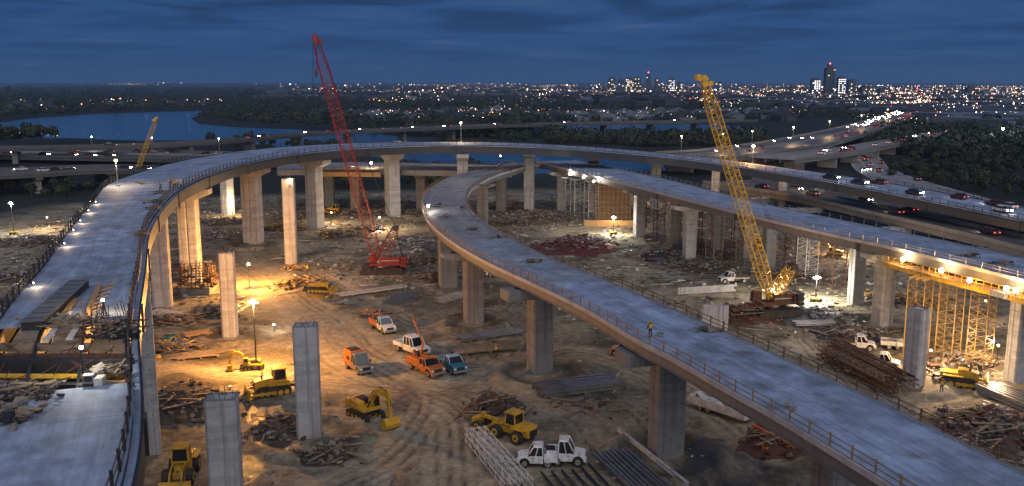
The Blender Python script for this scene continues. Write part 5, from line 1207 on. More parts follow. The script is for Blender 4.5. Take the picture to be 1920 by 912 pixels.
for lab, x, y, r_, h_, n_2, ms, lg in heaps: heap(lab, x, y, r_, h_, int(n_2 * 1.5), ms, lg, planks=8 if 'wood' in ms else 0)
# debris lying on the decks
for lab, x, y, r_, n_2, z_ in (('dark mats lying on the looping ramp near its tightest bend', 822, 388, 1.6, 26, 13.86), ('scraps on the looping ramp below the tightest bend', 838, 408, 1.5, 20, 13.86), ('boards on the inner side of the looping ramp bend', 868, 392, 1.8, 24, 13.86), ('dark pile of mats on the looping ramp beyond the bend', 905, 350, 2.2, 26, 13.86),
    ('rags lying halfway down the looping ramp', 888, 432, 1.6, 18, 13.86), ('boards lying on the looping ramp over the second pier', 935, 446, 1.7, 18, 13.86), ('brown patch of debris on the looping ramp over the dirt ring pier', 1000, 492, 1.6, 30, 13.86), ('small tools lying on the looping ramp left of centre', 1240, 632, .5, 9, 13.86), ('brown debris on the far side of the looping ramp by the rusty railing', 1325, 622, 1.5, 26, 13.86), ('small dark object lying on the looping ramp near the foreground railing', 1478, 767, .6, 5, 13.86),
    ('scraps on the left ramp by the inner railing', 290, 380, 1.8, 24, 21.56), ('loose timber on the left ramp just past the amber lamp', 262, 346, 2.2, 20, 21.56), ('timber beside the workers on the left ramp', 300, 363, 2.0, 24, 21.56), ('sacks on the left ramp below the workers', 285, 393, 1.4, 16, 21.56), ('rubble along the inner edge of the left ramp', 268, 440, 1.0, 16, 21.56), ('debris on the outer edge of the near slab at the far left', 30, 745, 3.4, 200, 21.52), ('rubble on the near slab by the picture edge', 15, 790, 1.8, 60, 21.52), ('rubble by the inner railing of the near slab', 205, 700, 1.4, 70, 21.52), ('boards on the pale straight ramp near its far end', 1820, 482, 2.2, 24, 14.56), ('scraps on the pale straight ramp right end', 1880, 496, 2.5, 30, 14.56), ('white gear on the far crest of the curved ramp', 748, 268, 3.0, 20, 21.5)):
    heap(lab, x, y, r_, .25, n_2, ['wood', 'rubble', 'soil', 'darksteel'] if 'white' not in lab else ['dirtywhite', 'steel'], .35, 'debris_pile', 2, r_ * .8, (.15, .45) if r_ > .7 else (.1, .25), zfix=z_, cat='debris')

# ------------------------------------------------------------------ stacks of beams, pipes and boards
def stack(name, label, cat, p0, p1, n, layers, sec, mat, width, piece='beam', z0=None, jit=.12, mats=None):
    a, b = gp(*p0), gp(*p1); d = (b - a); L = d.length; rz = math.atan2(d.y, d.x); t = thing(name, label, cat, a, rz)
    for k in range(3):
        MB().box((L * (.15 + .35 * k), 0, .1), (.25, width + .3, .2)).build('bearer', M['wood'], t)
    hh = {'ibeam': .5, 'pipe': .3, 'board': .1, 'box': .34, 'truss': .8}[sec]; first = {}; mk = mat
    for ly in range(layers):
        for k in range(n):
            y = -width / 2 + width * (k + .5) / n; L_ = L * (1 if first else 1); mk = mats[(k + ly) % len(mats)] if mats else mat
            if mk not in first:
                m = MB(); w = width / n * .8
                if sec == 'ibeam': m.ibeam((0, 0, 0), (L, 0, 0), min(w, .35), hh - .04)
                elif sec == 'pipe': m.tube((0, 0, 0), (L, 0, 0), hh / 2 - .01, n=9, caps=False); m.tube((0, 0, 0), (L, 0, 0), hh / 2 - .05, n=9)
                elif sec == 'board': m.box((L / 2, 0, 0), (L, w, hh - .02))
                elif sec == 'box': m.box((L / 2, 0, 0), (L, min(w, .3), hh - .03))
                elif sec == 'truss':
                    e_ = min(w, .7) / 2
                    for s_y in (-1, 1):
                        for s_z in (-1, 1): m.beam((0, s_y * e_, s_z * .34), (L, s_y * e_, s_z * .34), .1, .1)
                        q = int(L / .9)
                        for j in range(q): m.beam((L * j / q, s_y * e_, -.34 if j % 2 else .34), (L * (j + 1) / q, s_y * e_, .34 if j % 2 else -.34), .06, .06)
                    for j in range(0, q, 2): m.beam((L * j / q, -e_, .34), (L * (j + 1) / q, e_, .34), .06, .06)
                o = m.build(piece, M[mk], t); first[mk] = o
            else: o = first[mk].copy(); col.objects.link(o); o.parent = t
            o.location = (random.uniform(-jit, jit) * L * .35, y, (z0 or 0) + .22 + hh * (ly + .5)); o.rotation_euler = (0, 0, random.uniform(-.02, .02)); o.scale = (random.uniform(.86, 1.0), 1, 1)
    return t
stack('steel_beam_stack', 'stack of dark grey steel beams lying between the two right foreground piers', 'beam stack', (1010, 741), (1160, 722), 7, 2, 'ibeam', 'steel', 4.2)
stack('rebar_mat_stack', 'long bundle of pale steel frames left of the white trucks at the bottom', 'steel bundle', (892, 830), (985, 935), 3, 2, 'truss', 'dirtywhite', 2.4, 'frame')
stack('pipe_row', 'row of thick black pipes at the bottom centre below the white trucks', 'pipe row', (1060, 884), (1125, 960), 6, 1, 'pipe', 'blackmat', 6.6, 'pipe', jit=.2)
stack('girder', 'long pale girder edged with brown timber on the ground left of the big foreground pier', 'girder', (1106, 838), (1220, 960), 1, 1, 'ibeam', 'wood', .7, 'beam', jit=0)
stack('steel_beam_stack', 'wide stack of grey beams between the two pale girders at the bottom', 'beam stack', (1140, 850), (1240, 950), 8, 1, 'box', 'steel', 4.4, 'beam')
stack('girder', 'long pale girder running to the bottom edge in front of the big foreground pier', 'girder', (1158, 812), (1300, 925), 1, 1, 'ibeam', 'dirtywhite', .7, 'beam', jit=0)
stack('pipe_stack', 'stack of light pipes and rails behind the dirt ring pier on the left', 'pipe stack', (858, 640), (980, 626), 6, 2, 'pipe', 'steel', 3.0, 'pipe')
stack('board_stack', 'low stack of long boards left of the dirt ring pier', 'board stack', (850, 662), (975, 652), 7, 2, 'board', 'wood', 3.4, 'board')
stack('board_stack', 'long boards lying across the middle of the site below the red crane', 'board stack', (635, 556), (760, 540), 6, 2, 'board', 'wood', 3.2, 'board', mats=['wood', 'dirtywhite'])
stack('rebar_mat_stack', 'light steel frames on the ground right below the red crane', 'steel bundle', (730, 575), (775, 555), 4, 1, 'truss', 'galv', 3.6, 'frame')
stack('rebar_mat_stack', 'white steel frame resting near the shadowed pier of the looping ramp', 'steel bundle', (822, 570), (868, 556), 2, 1, 'truss', 'dirtywhite', 2.2, 'frame')
stack('board_stack', 'yellow lit stack of planks left of the weathered stub column', 'board stack', (345, 632), (395, 622), 5, 3, 'board', 'ply', 2.4, 'board')
stack('board_stack', 'grey boards scattered below the yellow lit plank stack', 'board stack', (330, 672), (420, 664), 6, 1, 'board', 'wood', 3.4, 'board', jit=.4)
stack('truss_bundle', 'big bundle of rusty brown steel trusses lying behind the looping ramp on the right', 'truss bundle', (1545, 672), (1700, 752), 3, 3, 'truss', 'rust', 4.0, 'truss', mats=['rust', 'railrust', 'wood'])
stack('pipe_bundle', 'rusty pipes on top of the bundle of brown steel trusses', 'pipe bundle', (1560, 672), (1694, 746), 5, 1, 'pipe', 'rust', 3.0, 'pipe', mats=['rust', 'railrust'], z0=2.45)
stack('pipe_stack', 'stack of bright silvery rails at the right edge below the right pier', 'pipe stack', (1850, 735), (1990, 790), 6, 3, 'box', 'galv', 3.8, 'rail')
stack('pipe_stack', 'second rack of silvery rails nearer the bulldozer at the right edge', 'pipe stack', (1838, 765), (1960, 810), 4, 2, 'pipe', 'galv', 2.4, 'pipe')
stack('precast_beam', 'long pale precast beam lying on the ground behind the precast wall block', 'precast beam', (1270, 555), (1385, 548), 1, 4, 'box', 'conc', .8, 'beam', jit=0)
stack('precast_beam', 'pale slab lying on the dirt left of the weathered stub column foot', 'precast beam', (290, 590), (345, 596), 4, 2, 'box', 'dirtywhite', 1.8, 'beam')
stack('board_stack', 'orange steel beams stacked below the edge of the looping ramp', 'beam stack', (1420, 812), (1490, 850), 3, 2, 'ibeam', 'rust', 1.8, 'beam', mats=['rust', 'orange'])
stack('pipe_stack', 'pipes lying in the lit rubble right of the yellow crane', 'pipe stack', (1490, 612), (1570, 600), 5, 2, 'pipe', 'galv', 2.4, 'pipe')
# rusty rebar cage leaning at the grey pier, with its concrete block
b = gp(372, 548); t = thing('rebar_cage', 'dark rusty rebar cage round the foot of the grey pier on the left', 'rebar cage', b); mb = MB()
for k in range(26):
    a = 6.28 * k / 26; x, y = 3.4 * math.cos(a), 2.6 * math.sin(a); mb.tube((x, y, 1.2), (x * .92 + random.uniform(-.3, .3), y * .9, random.uniform(4.8, 6.2)), .09, n=5)
for z in np.arange(1.4, 5.6, .55):
    for k in range(16): a, a2 = 6.28 * k / 16, 6.28 * (k + 1) / 16; mb.beam((3.45 * math.cos(a), 2.65 * math.sin(a), z), (3.45 * math.cos(a2), 2.65 * math.sin(a2), z + random.uniform(-.1, .1)), .09, .09)
for k in range(30): a = 6.28 * random.random(); mb.chunk((3.6 * math.cos(a), 2.9 * math.sin(a), random.uniform(1, 4)), random.uniform(.2, .55))
mb.build('bars', M['rust'], t)['kind'] = 'stuff'; MB().box((.2, -.3, .7), (5.6, 4.2, 1.5)).build('block', M['rubble'], t, bevel=.05)
# white dump trailers under the looping ramp edge
def skip(label, p, rz, L, W, H, mat, name='trailer'):
    b = gp(*p); t = thing(name, label, 'trailer', b, rz)
    m = MB(); m.box((0, 0, .75), (L, W, .12))
    for y in (-1, 1): m.box((0, y * (W / 2 - .05), .75 + H / 2), (L, .1, H))
    for x in (-1, 1): m.box((x * (L / 2 - .05), 0, .75 + H / 2), (.1, W - .2, H))
    m.build('body', M[mat], t)
    for k in range(int(L / 1.2)):
        for y in (-1, 1): MB().box((-L / 2 + .6 + k * 1.2, y * (W / 2 + .04), .75 + H / 2), (.12, .08, H)).build('rib', M[mat], t)
    for x in (-L * .3, -L * .3 + 1.2):
        for y in (-1, 1): wheel(t, x, y * (W / 2 - .3), .42, .3)
    m = MB()
    for k in range(14): m.box((random.uniform(-L * .4, L * .4), random.uniform(-W * .3, W * .3), .75 + H * random.uniform(.6, 1.1)), (random.uniform(.8, 2.2), random.uniform(.3, .9), .1), rz=random.uniform(-.5, .5), ry=random.uniform(-.15, .15))
    m.build('load', M['dirtywhite'], t); return t
d = face_dir((1320, 760), (1425, 795))
skip('long white open trailer full of boards below the looping ramp on the right', (1352, 778), d, 8.4, 2.3, .95, 'dirtywhite'); skip('second pale open trailer tight behind the long white one', (1392, 770), d, 7.6, 2.4, .8, 'dirtywhite')
skip('pale flat trailer on the bright sand above the brown truss bundle', (1690, 655), R(-20), 6, 2.3, .6, 'dirtywhite')

# ------------------------------------------------------------------ the gap in the left ramp: falsework, loose girder, yellow beam
def A(fr, y, dz=0, off=0):   # a point of the left ramp at world y
    i = min(range(len(DA.N)), key=lambda i: abs(DA.N[i].lerp(DA.F[i], fr).y - y) if i < len(DA.N) // 2 else 1e9); a, b_ = DA.p(i, fr, off, dz), DA.p(i + 1 if DA.p(i, fr, off, dz).y < y else i - 1, fr, off, dz)
    u = (y - a.y) / (b_.y - a.y) if abs(b_.y - a.y) > 1e-6 else 0; return a.lerp(b_, u)
t = thing('falsework', 'open falsework of cross beams and formwork boards filling the gap in the left ramp', 'falsework', A(.5, 59, -2))
for y, m_, w, h in ((54.9, 'darksteel', .5, .6), (57.3, 'craneyel', .3, .22), (59.6, 'darksteel', .7, .9), (61.6, 'rust', .3, .4), (63.9, 'wood', .5, .5)):
    MB().beam(A(1.0, y, -.55, .6), A(0, y, -.55, -.2), w, h).build('cross_beam', M[m_], t, world=True)
for k in range(16):
    y = 55.3 + k * .55; f0 = random.uniform(.0, .35); f1 = f0 + random.uniform(.3, .6)
    if k in (5, 6, 10): continue
    MB().beam(A(f0, y, -1.1), A(min(f1, .97), y + random.uniform(-.15, .15), -1.1), .42, .07).build('form_board', M[random.choice(['wood', 'ply', 'dirtywhite', 'wood'])], t, world=True)
for k in range(7):
    for j in range(3):
        y = 54.8 + k * 1.32; f0 = .02 + j * .32
        if (k, j) in ((3, 0), (5, 2)): continue
        MB().beam(A(f0, y + .64, -1.75), A(f0 + .31, y + .64, -1.75), 1.26, .05).build('soffit_panel', M[random.choice(['ply', 'formply', 'wood', 'dirtywhite'])], t, world=True)
mb = MB()
for k in range(70): f = random.random(); y = random.uniform(55, 64); a = A(f, y, random.uniform(-.9, -.3)); an = random.uniform(0, 3.14); mb.tube(a, a + Vector((math.cos(an), math.sin(an), random.uniform(-.2, .5))) * random.uniform(.6, 2.2), .035, n=5)
mb.build('rebar', M['rust'], t, world=True)
a0, a1 = at(60, 612, 21.9), at(150, 532, 21.9); t = thing('box_girder', 'long dark box girder lying lengthwise on the left ramp before the gap', 'girder', a0)
MB().beam(a0, a1, 1.5, .7).build('box', M['darksteel'], t, world=True, bevel=.03); MB().beam(a0 + Vector((0, 0, .38)), a1 + Vector((0, 0, .38)), 1.7, .06).build('top_flange', M['girdergrey'], t, world=True)
mb = MB(); [mb.box(a0.lerp(a1, (k + .5) / 9) + Vector((0, 0, .42)), (1.3, .06, .05), rz=math.atan2((a1 - a0).y, (a1 - a0).x) + R(90)) for k in range(9)]; mb.build('stiffeners', M['darksteel'], t, world=True)
t = thing('reinforcement', 'standing rebar frames and yellow props around the white lamp at the gap', 'rebar frame', at(195, 610, 21.5)); mb = MB()
for k in range(46):
    f = random.random(); a = at(random.uniform(150, 250), random.uniform(588, 640), 21.5); mb.tube(a, a + Vector((random.uniform(-.5, .5), random.uniform(-.5, .5), random.uniform(.4, 1.9))), .03, n=5)
for k in range(14): a = at(random.uniform(100, 240), random.uniform(590, 635), 21.6); an = random.uniform(-.3, .4); mb.beam(a, a + Vector((math.cos(an), math.sin(an), .1)) * random.uniform(1, 2.6), .08, .08)
mb.build('bars', M['rust'], t, world=True)['kind'] = 'stuff'; mb = MB()
for k in range(8): a = at(150 + k * 6, 600 - k * 9, 21.6); mb.beam(a, a + Vector((1.1, .5, .35)), .12, .1)
mb.build('timber_props', M['ply'], t, world=True)
for lab, p0, p1 in (('loose yellow lit plank edging the dark box girder', (112, 600), (142, 560)), ('loose timber leaning across the slab left of the white lamp', (160, 598), (186, 535)), ('pale board lying across the slab before the gap', (85, 640), (130, 585)), ('second pale board lying across the slab before the gap', (130, 636), (160, 590))):
    a, c = at(*p0, 21.75), at(*p1, 21.75); t = thing('loose_plank', lab, 'plank', a); MB().beam(a, c, .45, .14).build('board', M['ply' if 'yellow' in lab or 'timber' in lab else 'dirtywhite'], t, world=True)
heap('jumble of boards and steel on the far slab before the gap', 120, 612, 3.2, .35, 150, ['wood', 'darksteel', 'rubble', 'steel'], .55, 'debris_pile', 8, 1.6, (.15, .5), zfix=21.56, cat='debris')
heap('jumble of cables and machines beside the white lamp at the gap', 215, 622, 1.8, .6, 120, ['darksteel', 'steel', 'wood', 'rubble'], .55, 'debris_pile', 3, 1.8, (.12, .4), zfix=21.56, cat='debris')
b = at(168, 722, 21.52); t = thing('generator', 'small pale generator box standing by the white lamp on the near slab', 'generator', b, R(10))
MB().box((0, 0, .4), (.7, .5, .6)).build('body', M['steel'], t, bevel=.05); MB().box((0, -.26, .45), (.45, .04, .3)).build('vent', M['darksteel'], t); MB().box((0, 0, .05), (1.1, .8, .1)).build('skid', M['darksteel'], t)
b = at(188, 722, 21.52); t = thing('crate', 'pale crate right of the small generator on the near slab', 'crate', b, R(5)); 
for k in range(5): MB().box((0, -.3 + k * .15, .28), (.5, .13, .5)).build('slat', M['dirtywhite'], t)

# ------------------------------------------------------------------ workers
def person(label, base, rz, vest='hivis', pose=0):
    t = thing('person', label, 'person', base, rz); me = bpy.data.meshes.new('body')
    sw = .16 if pose else .05
    J = [(0, 0, .95), (0, 0, 1.15), (0, 0, 1.42), (0, 0, 1.55), (.01, 0, 1.66), (0, .2, 1.4), (.05 + sw, .27, 1.13), (.16 + sw, .24, .92), (0, -.2, 1.4), (.02, -.28, 1.13), (.1, -.26, .88), (0, .1, .9), (sw, .11, .5), (0, .12, .07), (.14, .13, .04), (0, -.1, .9), (-sw, -.11, .5), (-sw * .8, -.12, .07), (.12 - sw * .8, -.13, .04), (.22 + sw, .24, .86), (.14, -.26, .8)]
    E_ = [(0, 1), (1, 2), (2, 3), (3, 4), (2, 5), (5, 6), (6, 7), (2, 8), (8, 9), (9, 10), (0, 11), (11, 12), (12, 13), (13, 14), (0, 15), (15, 16), (16, 17), (17, 18), (7, 19), (10, 20)]
    Rr = [.15, .15, .16, .065, .105, .075, .055, .042, .075, .055, .042, .1, .075, .055, .05, .1, .075, .055, .05, .03, .03]
    me.from_pydata(J, E_, []); o = bpy.data.objects.new('body', me); col.objects.link(o); o.parent = t; me.materials.append(M['jean'])
    sm = o.modifiers.new('skin', 'SKIN'); 
    for v, r_ in zip(me.skin_vertices[0].data, Rr): v.radius = (r_, r_)
    me.skin_vertices[0].data[0].use_root = True; o.modifiers.new('sub', 'SUBSURF').levels = 1
    MB().loft((-.15, .16, .2, 1.0), (-.14, .15, .23, 1.46)).build('safety_vest', M[vest], t, bevel=.05); MB().ball((.01, 0, 1.7), .135, 10, 6, .75).build('hard_hat', M['yellow'], t, smooth=True)
    MB().ball((.03, 0, 1.62), .1, 8, 6).build('face', M['skin'], t, smooth=True); return t
for lab, x, y, z_, rz, po in (('worker standing upright on the left ramp beside the inner railing', 319, 352, 21.52, 1.0, 0), ('worker bending forward next to the upright worker on the left ramp', 327, 355, 21.52, 2.4, 1), ('worker alone on the left ramp left of the other two', 301, 360, 21.52, .3, 1), ('worker on the looping ramp close to its foreground railing', 1219, 633, 13.86, 2.0, 0)):
    person(lab, at(x, y, z_), rz, pose=po)
for lab, x, y in (('worker in an orange vest beside the scrap right of the slim stub column', 577, 512), ('worker walking near the parked trucks', 931, 668), ('worker by the service truck nearest the red crane', 700, 612), ('worker near the yellow bulldozer on the right', 1765, 735)):
    person(lab, gp(x, y), 1.3, pose=1)
# two drums and sign panel beside the workers
b = at(336, 352, 21.52); t = thing('sign_panel', 'small pale panel on legs beside the workers on the left ramp', 'panel', b, R(-20))
MB().box((0, 0, 1.15), (1.3, .06, .8)).build('board', M['cloth'], t)
for x in (-.5, .5): MB().tube((x, 0, 0), (x, 0, .8), .04, n=5).build('leg', M['darksteel'], t)
# blue barrels
for k, (x, y) in enumerate(((312, 640), (318, 641), (327, 639))):
    b = gp(x, y); t = thing('barrel', ['leftmost of three teal barrels left of the yellow lit planks', 'middle of three teal barrels left of the yellow lit planks', 'rightmost of three teal barrels left of the yellow lit planks'][k], 'barrel', b, group='teal barrels')
    MB().tube((0, 0, 0), (0, 0, 1.0), .34, n=14).build('drum', M['teal'], t, bevel=.03); m = MB(); [m.tube((0, 0, z), (0, 0, z + .05), .36, n=14) for z in (.3, .65, .95)]; m.build('hoop', M['teal'], t)

# ------------------------------------------------------------------ small loose debris all over the site
mb = MB(); cnt = 0; mats_ = ['rubble', 'wood', 'soil', 'darksteel', 'steel', 'rust', 'dirtywhite']
NX = 19000; X = rng.uniform(-135, 85, NX); Y = 75 + 245 * rng.random(NX) ** 1.15; zz, ss, pp, dd = terrain(X, Y); dens = fbm(X / 9, Y / 9, 91)
for x, y, z, s_, p_, q in zip(X, Y, zz, ss, pp, dens):
    if s_ < .5 or p_ > .1 or q < .6 - .22 * (y > 150) - .08 * (x > 35) or z < -.8: continue
    cnt += 1; mb.mi = random.choice((0, 0, 1, 1, 2, 2, 3, 4, 5, 6)); sz = random.uniform(.08, .28) * (1 + (y > 160) * .7)
    if random.random() < .35:
        a = random.uniform(-.5, 1.4); v = Vector((math.cos(a), math.sin(a), random.uniform(-.05, .1))) * sz * random.uniform(2, 6); mb.beam(Vector((x, y, z + .12)) - v, Vector((x, y, z + .12)) + v, sz * .4, sz * .25)
    else: mb.chunk((x, y, z + .05), sz, .45)
o = mb.build('site_debris', [M[k] for k in mats_]); tag(o, 'loose stones, boards and scrap scattered over the dirt of the whole site', 'debris', kind='stuff')
# ------------------------------------------------------------------ trees
def crown_pts(n, r, h, z0):
    u = rng.normal(size=(n, 3)); u /= np.linalg.norm(u, axis=1)[:, None]
    lobes = rng.normal(size=(6, 3)); lobes /= np.linalg.norm(lobes, axis=1)[:, None]
    rad = .55 + .5 * np.max(np.maximum(u @ lobes.T, 0) ** 3, axis=1) + rng.normal(size=n) * .07
    P = u * rad[:, None] * np.array([r, r, h / 2]) + np.array([0, 0, z0 + h / 2]); return P, u
def leaf_faces(P, U, s):
    n = len(P); a = rng.normal(size=(n, 3)); a -= (a * U).sum(1)[:, None] * U * .75; a /= np.linalg.norm(a, axis=1)[:, None]
    b = np.cross(U + rng.normal(size=(n, 3)) * .35, a); b /= np.linalg.norm(b, axis=1)[:, None]
    q = (s * rng.uniform(.6, 1.3, n))[:, None]
    V = np.stack([P - a * q, P + b * q * .8, P + a * q, P - b * q * .8 + U * q * .3], 1).reshape(-1, 3); return V
def tree_mesh(n=260, r=3.2, h=6, z0=2, s=.55):
    P, U = crown_pts(n, r, h, z0); P2, U2 = crown_pts(n // 2, r * .7, h * .75, z0 + h * .12); V = np.vstack([leaf_faces(P, U, s), leaf_faces(P2, U2, s)])
    me = bpy.data.meshes.new('crown'); mesh_np(me, V, np.arange(len(V)).reshape(-1, 4)); return me
protos = []
for k in range(5):
    r_, h_ = random.uniform(2.8, 3.8), random.uniform(5, 7); me = tree_mesh(r=r_, h=h_); me.materials.append(M['leaf'] if k % 2 else M['leaf2'])
    mb = MB().tube((0, 0, -.5), (0, .1, 3.2), .3, .18, n=7)
    for j in range(5): a = j * 1.3; mb.tube((0, .05, 2.0 + .3 * j), (math.cos(a) * 1.6, math.sin(a) * 1.6, 3.6 + .4 * j), .12, .05, n=5)
    tr = mb.build('trunk', M['bark']); protos.append((me, tr.data)); bpy.data.objects.remove(tr)
def tree(label, x, y, s, group):
    me, tm = random.choice(protos); t = thing('tree', label, 'tree', (x, y, hgt(x, y) - .1), random.uniform(0, 6.28), group); t.scale = (s, s, s * random.uniform(.85, 1.15))
    for nm, d_ in (('crown', me), ('trunk', tm)): o = bpy.data.objects.new(nm, d_); col.objects.link(o); o.parent = t
    return t
def scatter(region, n):   # region: pixel polygon, points uniform over the picture
    P = np.array(region, float); out = []; x0, y0 = P.min(0); x1, y1 = P.max(0)
    while len(out) < n:
        X = rng.uniform(x0, x1, n * 3); Y = rng.uniform(y0, y1, n * 3); m_ = inside(X, Y, P)
        for x, y in zip(X[m_], Y[m_]):
            w = at(x, y); 
            if not (inside(np.array([w.x]), np.array([w.y]), LAKE_A)[0] or inside(np.array([w.x]), np.array([w.y]), LAKE_R)[0]): out.append((w.x, w.y))
            if len(out) >= n: break
        if len(out) == 0: break
    return out
for x, y in scatter([(-30, 262), (10, 262), (70, 270), (130, 280), (130, 276), (-30, 290)], 34): tree('dark bushy tree on the wooded rise at the left edge beside the lake', x, y, random.uniform(.7, 1.4), 'trees on the wooded rise at the left edge')
for x, y in scatter([(420, 276), (640, 282), (700, 292), (500, 290), (380, 284)], 30): tree('dark tree between the lake shore and the far side of the curved ramp', x, y, random.uniform(.6, 1.1), 'trees between lake shore and curved ramp')
for x, y in scatter([(560, 345), (720, 338), (900, 340), (900, 352), (560, 356)], 26): tree('small tree in the shade behind the crossing ramp bridge', x, y, random.uniform(.7, 1.1), 'small trees behind the crossing ramp bridge')
for x, y in scatter([(1640, 330), (1700, 345), (1930, 375), (1930, 330), (1800, 300), (1700, 300)], 110): tree('dark tree standing among the scrub right of the curving road', x, y, random.uniform(.35, .85), 'trees right of the curving road')
for x, y in scatter([(1440, 352), (1640, 372), (1700, 392), (1640, 392), (1440, 372)], 16): tree('low tree growing between the two viaducts on the right', x, y, random.uniform(.6, .9), 'low trees between the two viaducts')
for x, y in scatter([(-30, 350), (200, 345), (260, 352), (120, 372), (-30, 372)], 26): tree('low tree on the dark ground under the slip road viaduct', x, y, random.uniform(.5, .9), 'low trees under the slip road viaduct')
woods = [([(360, 218), (500, 205), (1030, 205), (1030, 232), (640, 238), (480, 232)], 1054), ([(1020, 258), (1420, 256), (1420, 274), (1240, 280), (1020, 272)], 561), ([(1020, 205), (1480, 203), (1480, 226), (1020, 228)], 714),
    ([(-20, 190), (380, 186), (380, 204), (180, 210), (-20, 222)], 884), ([(380, 184), (1100, 184), (1100, 204), (380, 206)], 884), ([(1640, 255), (1930, 235), (1930, 320), (1700, 296), (1620, 280)], 800), ([(-20, 165), (480, 163), (480, 186), (-20, 190)], 714), ([(480, 164), (1000, 164), (1000, 186), (480, 186)], 510), ([(1100, 186), (1930, 190), (1930, 238), (1720, 230), (1500, 222)], 714),
    ([(620, 244), (850, 244), (1000, 250), (1000, 268), (850, 262), (700, 248)], 255)]
Vs = []
for reg, n in woods:
    for x, y in scatter(reg, n):
        D = math.hypot(x, y); s_ = random.lognormvariate(.1, .35) * (1 + D / 5000); k = 70 if D < 900 else 36
        s_ *= .5; P, U = crown_pts(k, 5.6 * s_, 7 * s_, .4); V = leaf_faces(P, U, 1.0 * s_ * (1.35 if k == 36 else 1)); Vs.append(V + np.array([x, y, hgt(x, y) if D < 1500 else float(0)]))
Vs = np.vstack(Vs)
me = bpy.data.meshes.new('distant_woods'); mesh_np(me, Vs, np.arange(len(Vs)).reshape(-1, 4)); me.materials.append(M['leaf']); me.materials.append(M['leaf2']); me.polygons.foreach_set('material_index', (np.repeat(rng.random(len(Vs) // 4 // 36 + 1), 36)[:len(Vs) // 4] < .3).astype(np.int32))
o = bpy.data.objects.new('distant_woods', me); col.objects.link(o); tag(o, 'dark woods beyond the ramps, round the lakes and up to the horizon', 'woods', kind='stuff')

# ------------------------------------------------------------------ towers of the city and its roofs
winw, winc, winr = glow('lit_window_warm', (1.0, .74, .42), 2.2), glow('lit_window_white', (.95, .97, 1.0), 2.4), glow('red_beacon_glass', (1, .05, .04), 14)
def tower(label, x0, x1, ytop, Y, lit=.3, warm=.5, crown=False, base=195):
    Y *= .68; a, b = up_at(x0, 170, Y), up_at(x1, 170, Y); w = b.x - a.x; h = up_at((x0 + x1) / 2, ytop, Y).z; cx_ = (a.x + b.x) / 2
    t = thing('tower_block', label, 'tower', (cx_, Y, 0), 0); d = w * .8
    MB().box((0, 0, h / 2), (w, d, h)).box((0, 0, h + 2), (w * .6, d * .6, 4)).build('tower_body', M['tower'], t)
    for mt, p_ in ((winw, lit * warm), (winc, lit * (1 - warm))):
        mb = MB(); nx_ = max(3, int(w / 5)); fl = max(4, int(h / 5.2))
        for i in range(nx_):
            for j in range(1, fl):
                if random.random() < p_: mb.box((-w / 2 + (i + .5) * w / nx_, -d / 2 - .2, j * h / fl), (w / nx_ * .62, .3, 2.4))
        if mb.v: mb.build('lit_windows', mt, t)['kind'] = 'stuff'
    if crown:
        MB().box((0, 0, h + 7), (w * .5, w * .5, 8)).tube((0, 0, h + 10), (0, 0, h + 15), .8, .4, n=6).build('spire', M['tower'], t); MB().ball((0, 0, h + 13), 2.0, 8, 5).build('beacon', winr, t)
    return t
for args in (('tallest dark tower with a beacon in the middle of the downtown group', 1545, 1562, 128, 4000, .10, .7, True), ('white lit tower just left of the tallest dark tower', 1520, 1536, 149, 3950, .85, .15), ('white lit tower just right of the tallest dark tower', 1569, 1583, 146, 3950, .85, .2), ('dark tower right of the two white lit towers', 1589, 1603, 151, 4100, .15, .5),
    ('low broad block right of the downtown towers', 1612, 1640, 164, 4200, .2, .6), ('wide dark block further right of the downtown towers', 1646, 1668, 167, 4300, .15, .6), ('dark block on the right horizon', 1812, 1828, 163, 4200, .08, .5), ('thin tower left of the dark block on the right horizon', 1804, 1811, 160, 4400, .1, .5), ('small tower on the horizon behind the yellow crane tip', 1346, 1352, 154, 5200, .3, .5),
    ('leftmost tower of the small skyline left of the yellow crane', 1140, 1153, 147, 5000, .3, .8), ('pair tower next to the leftmost one of the small skyline', 1159, 1169, 150, 5000, .1, .5), ('broad reddish lit tower in the small skyline', 1172, 1187, 147, 5000, .5, .9), ('reddish lit tower right of the broad one in the small skyline', 1189, 1201, 146, 5100, .4, .9),
    ('tallest dark tower of the small skyline', 1211, 1219, 143, 5000, .08, .5, True), ('dark tower right of the tallest of the small skyline', 1227, 1236, 148, 5000, .2, .5), ('white lit tower at the right end of the small skyline', 1252, 1264, 149, 5000, .75, .2), ('low block at the far right of the small skyline', 1270, 1278, 156, 5100, .3, .5), ('low block between the two skylines', 1480, 1492, 162, 4600, .25, .6), ('low lit block left of the downtown towers', 1500, 1514, 166, 4300, .5, .6)): tower(*args)
mb = MB(); mats_b = ['darkroof', 'paleroof', 'tower']
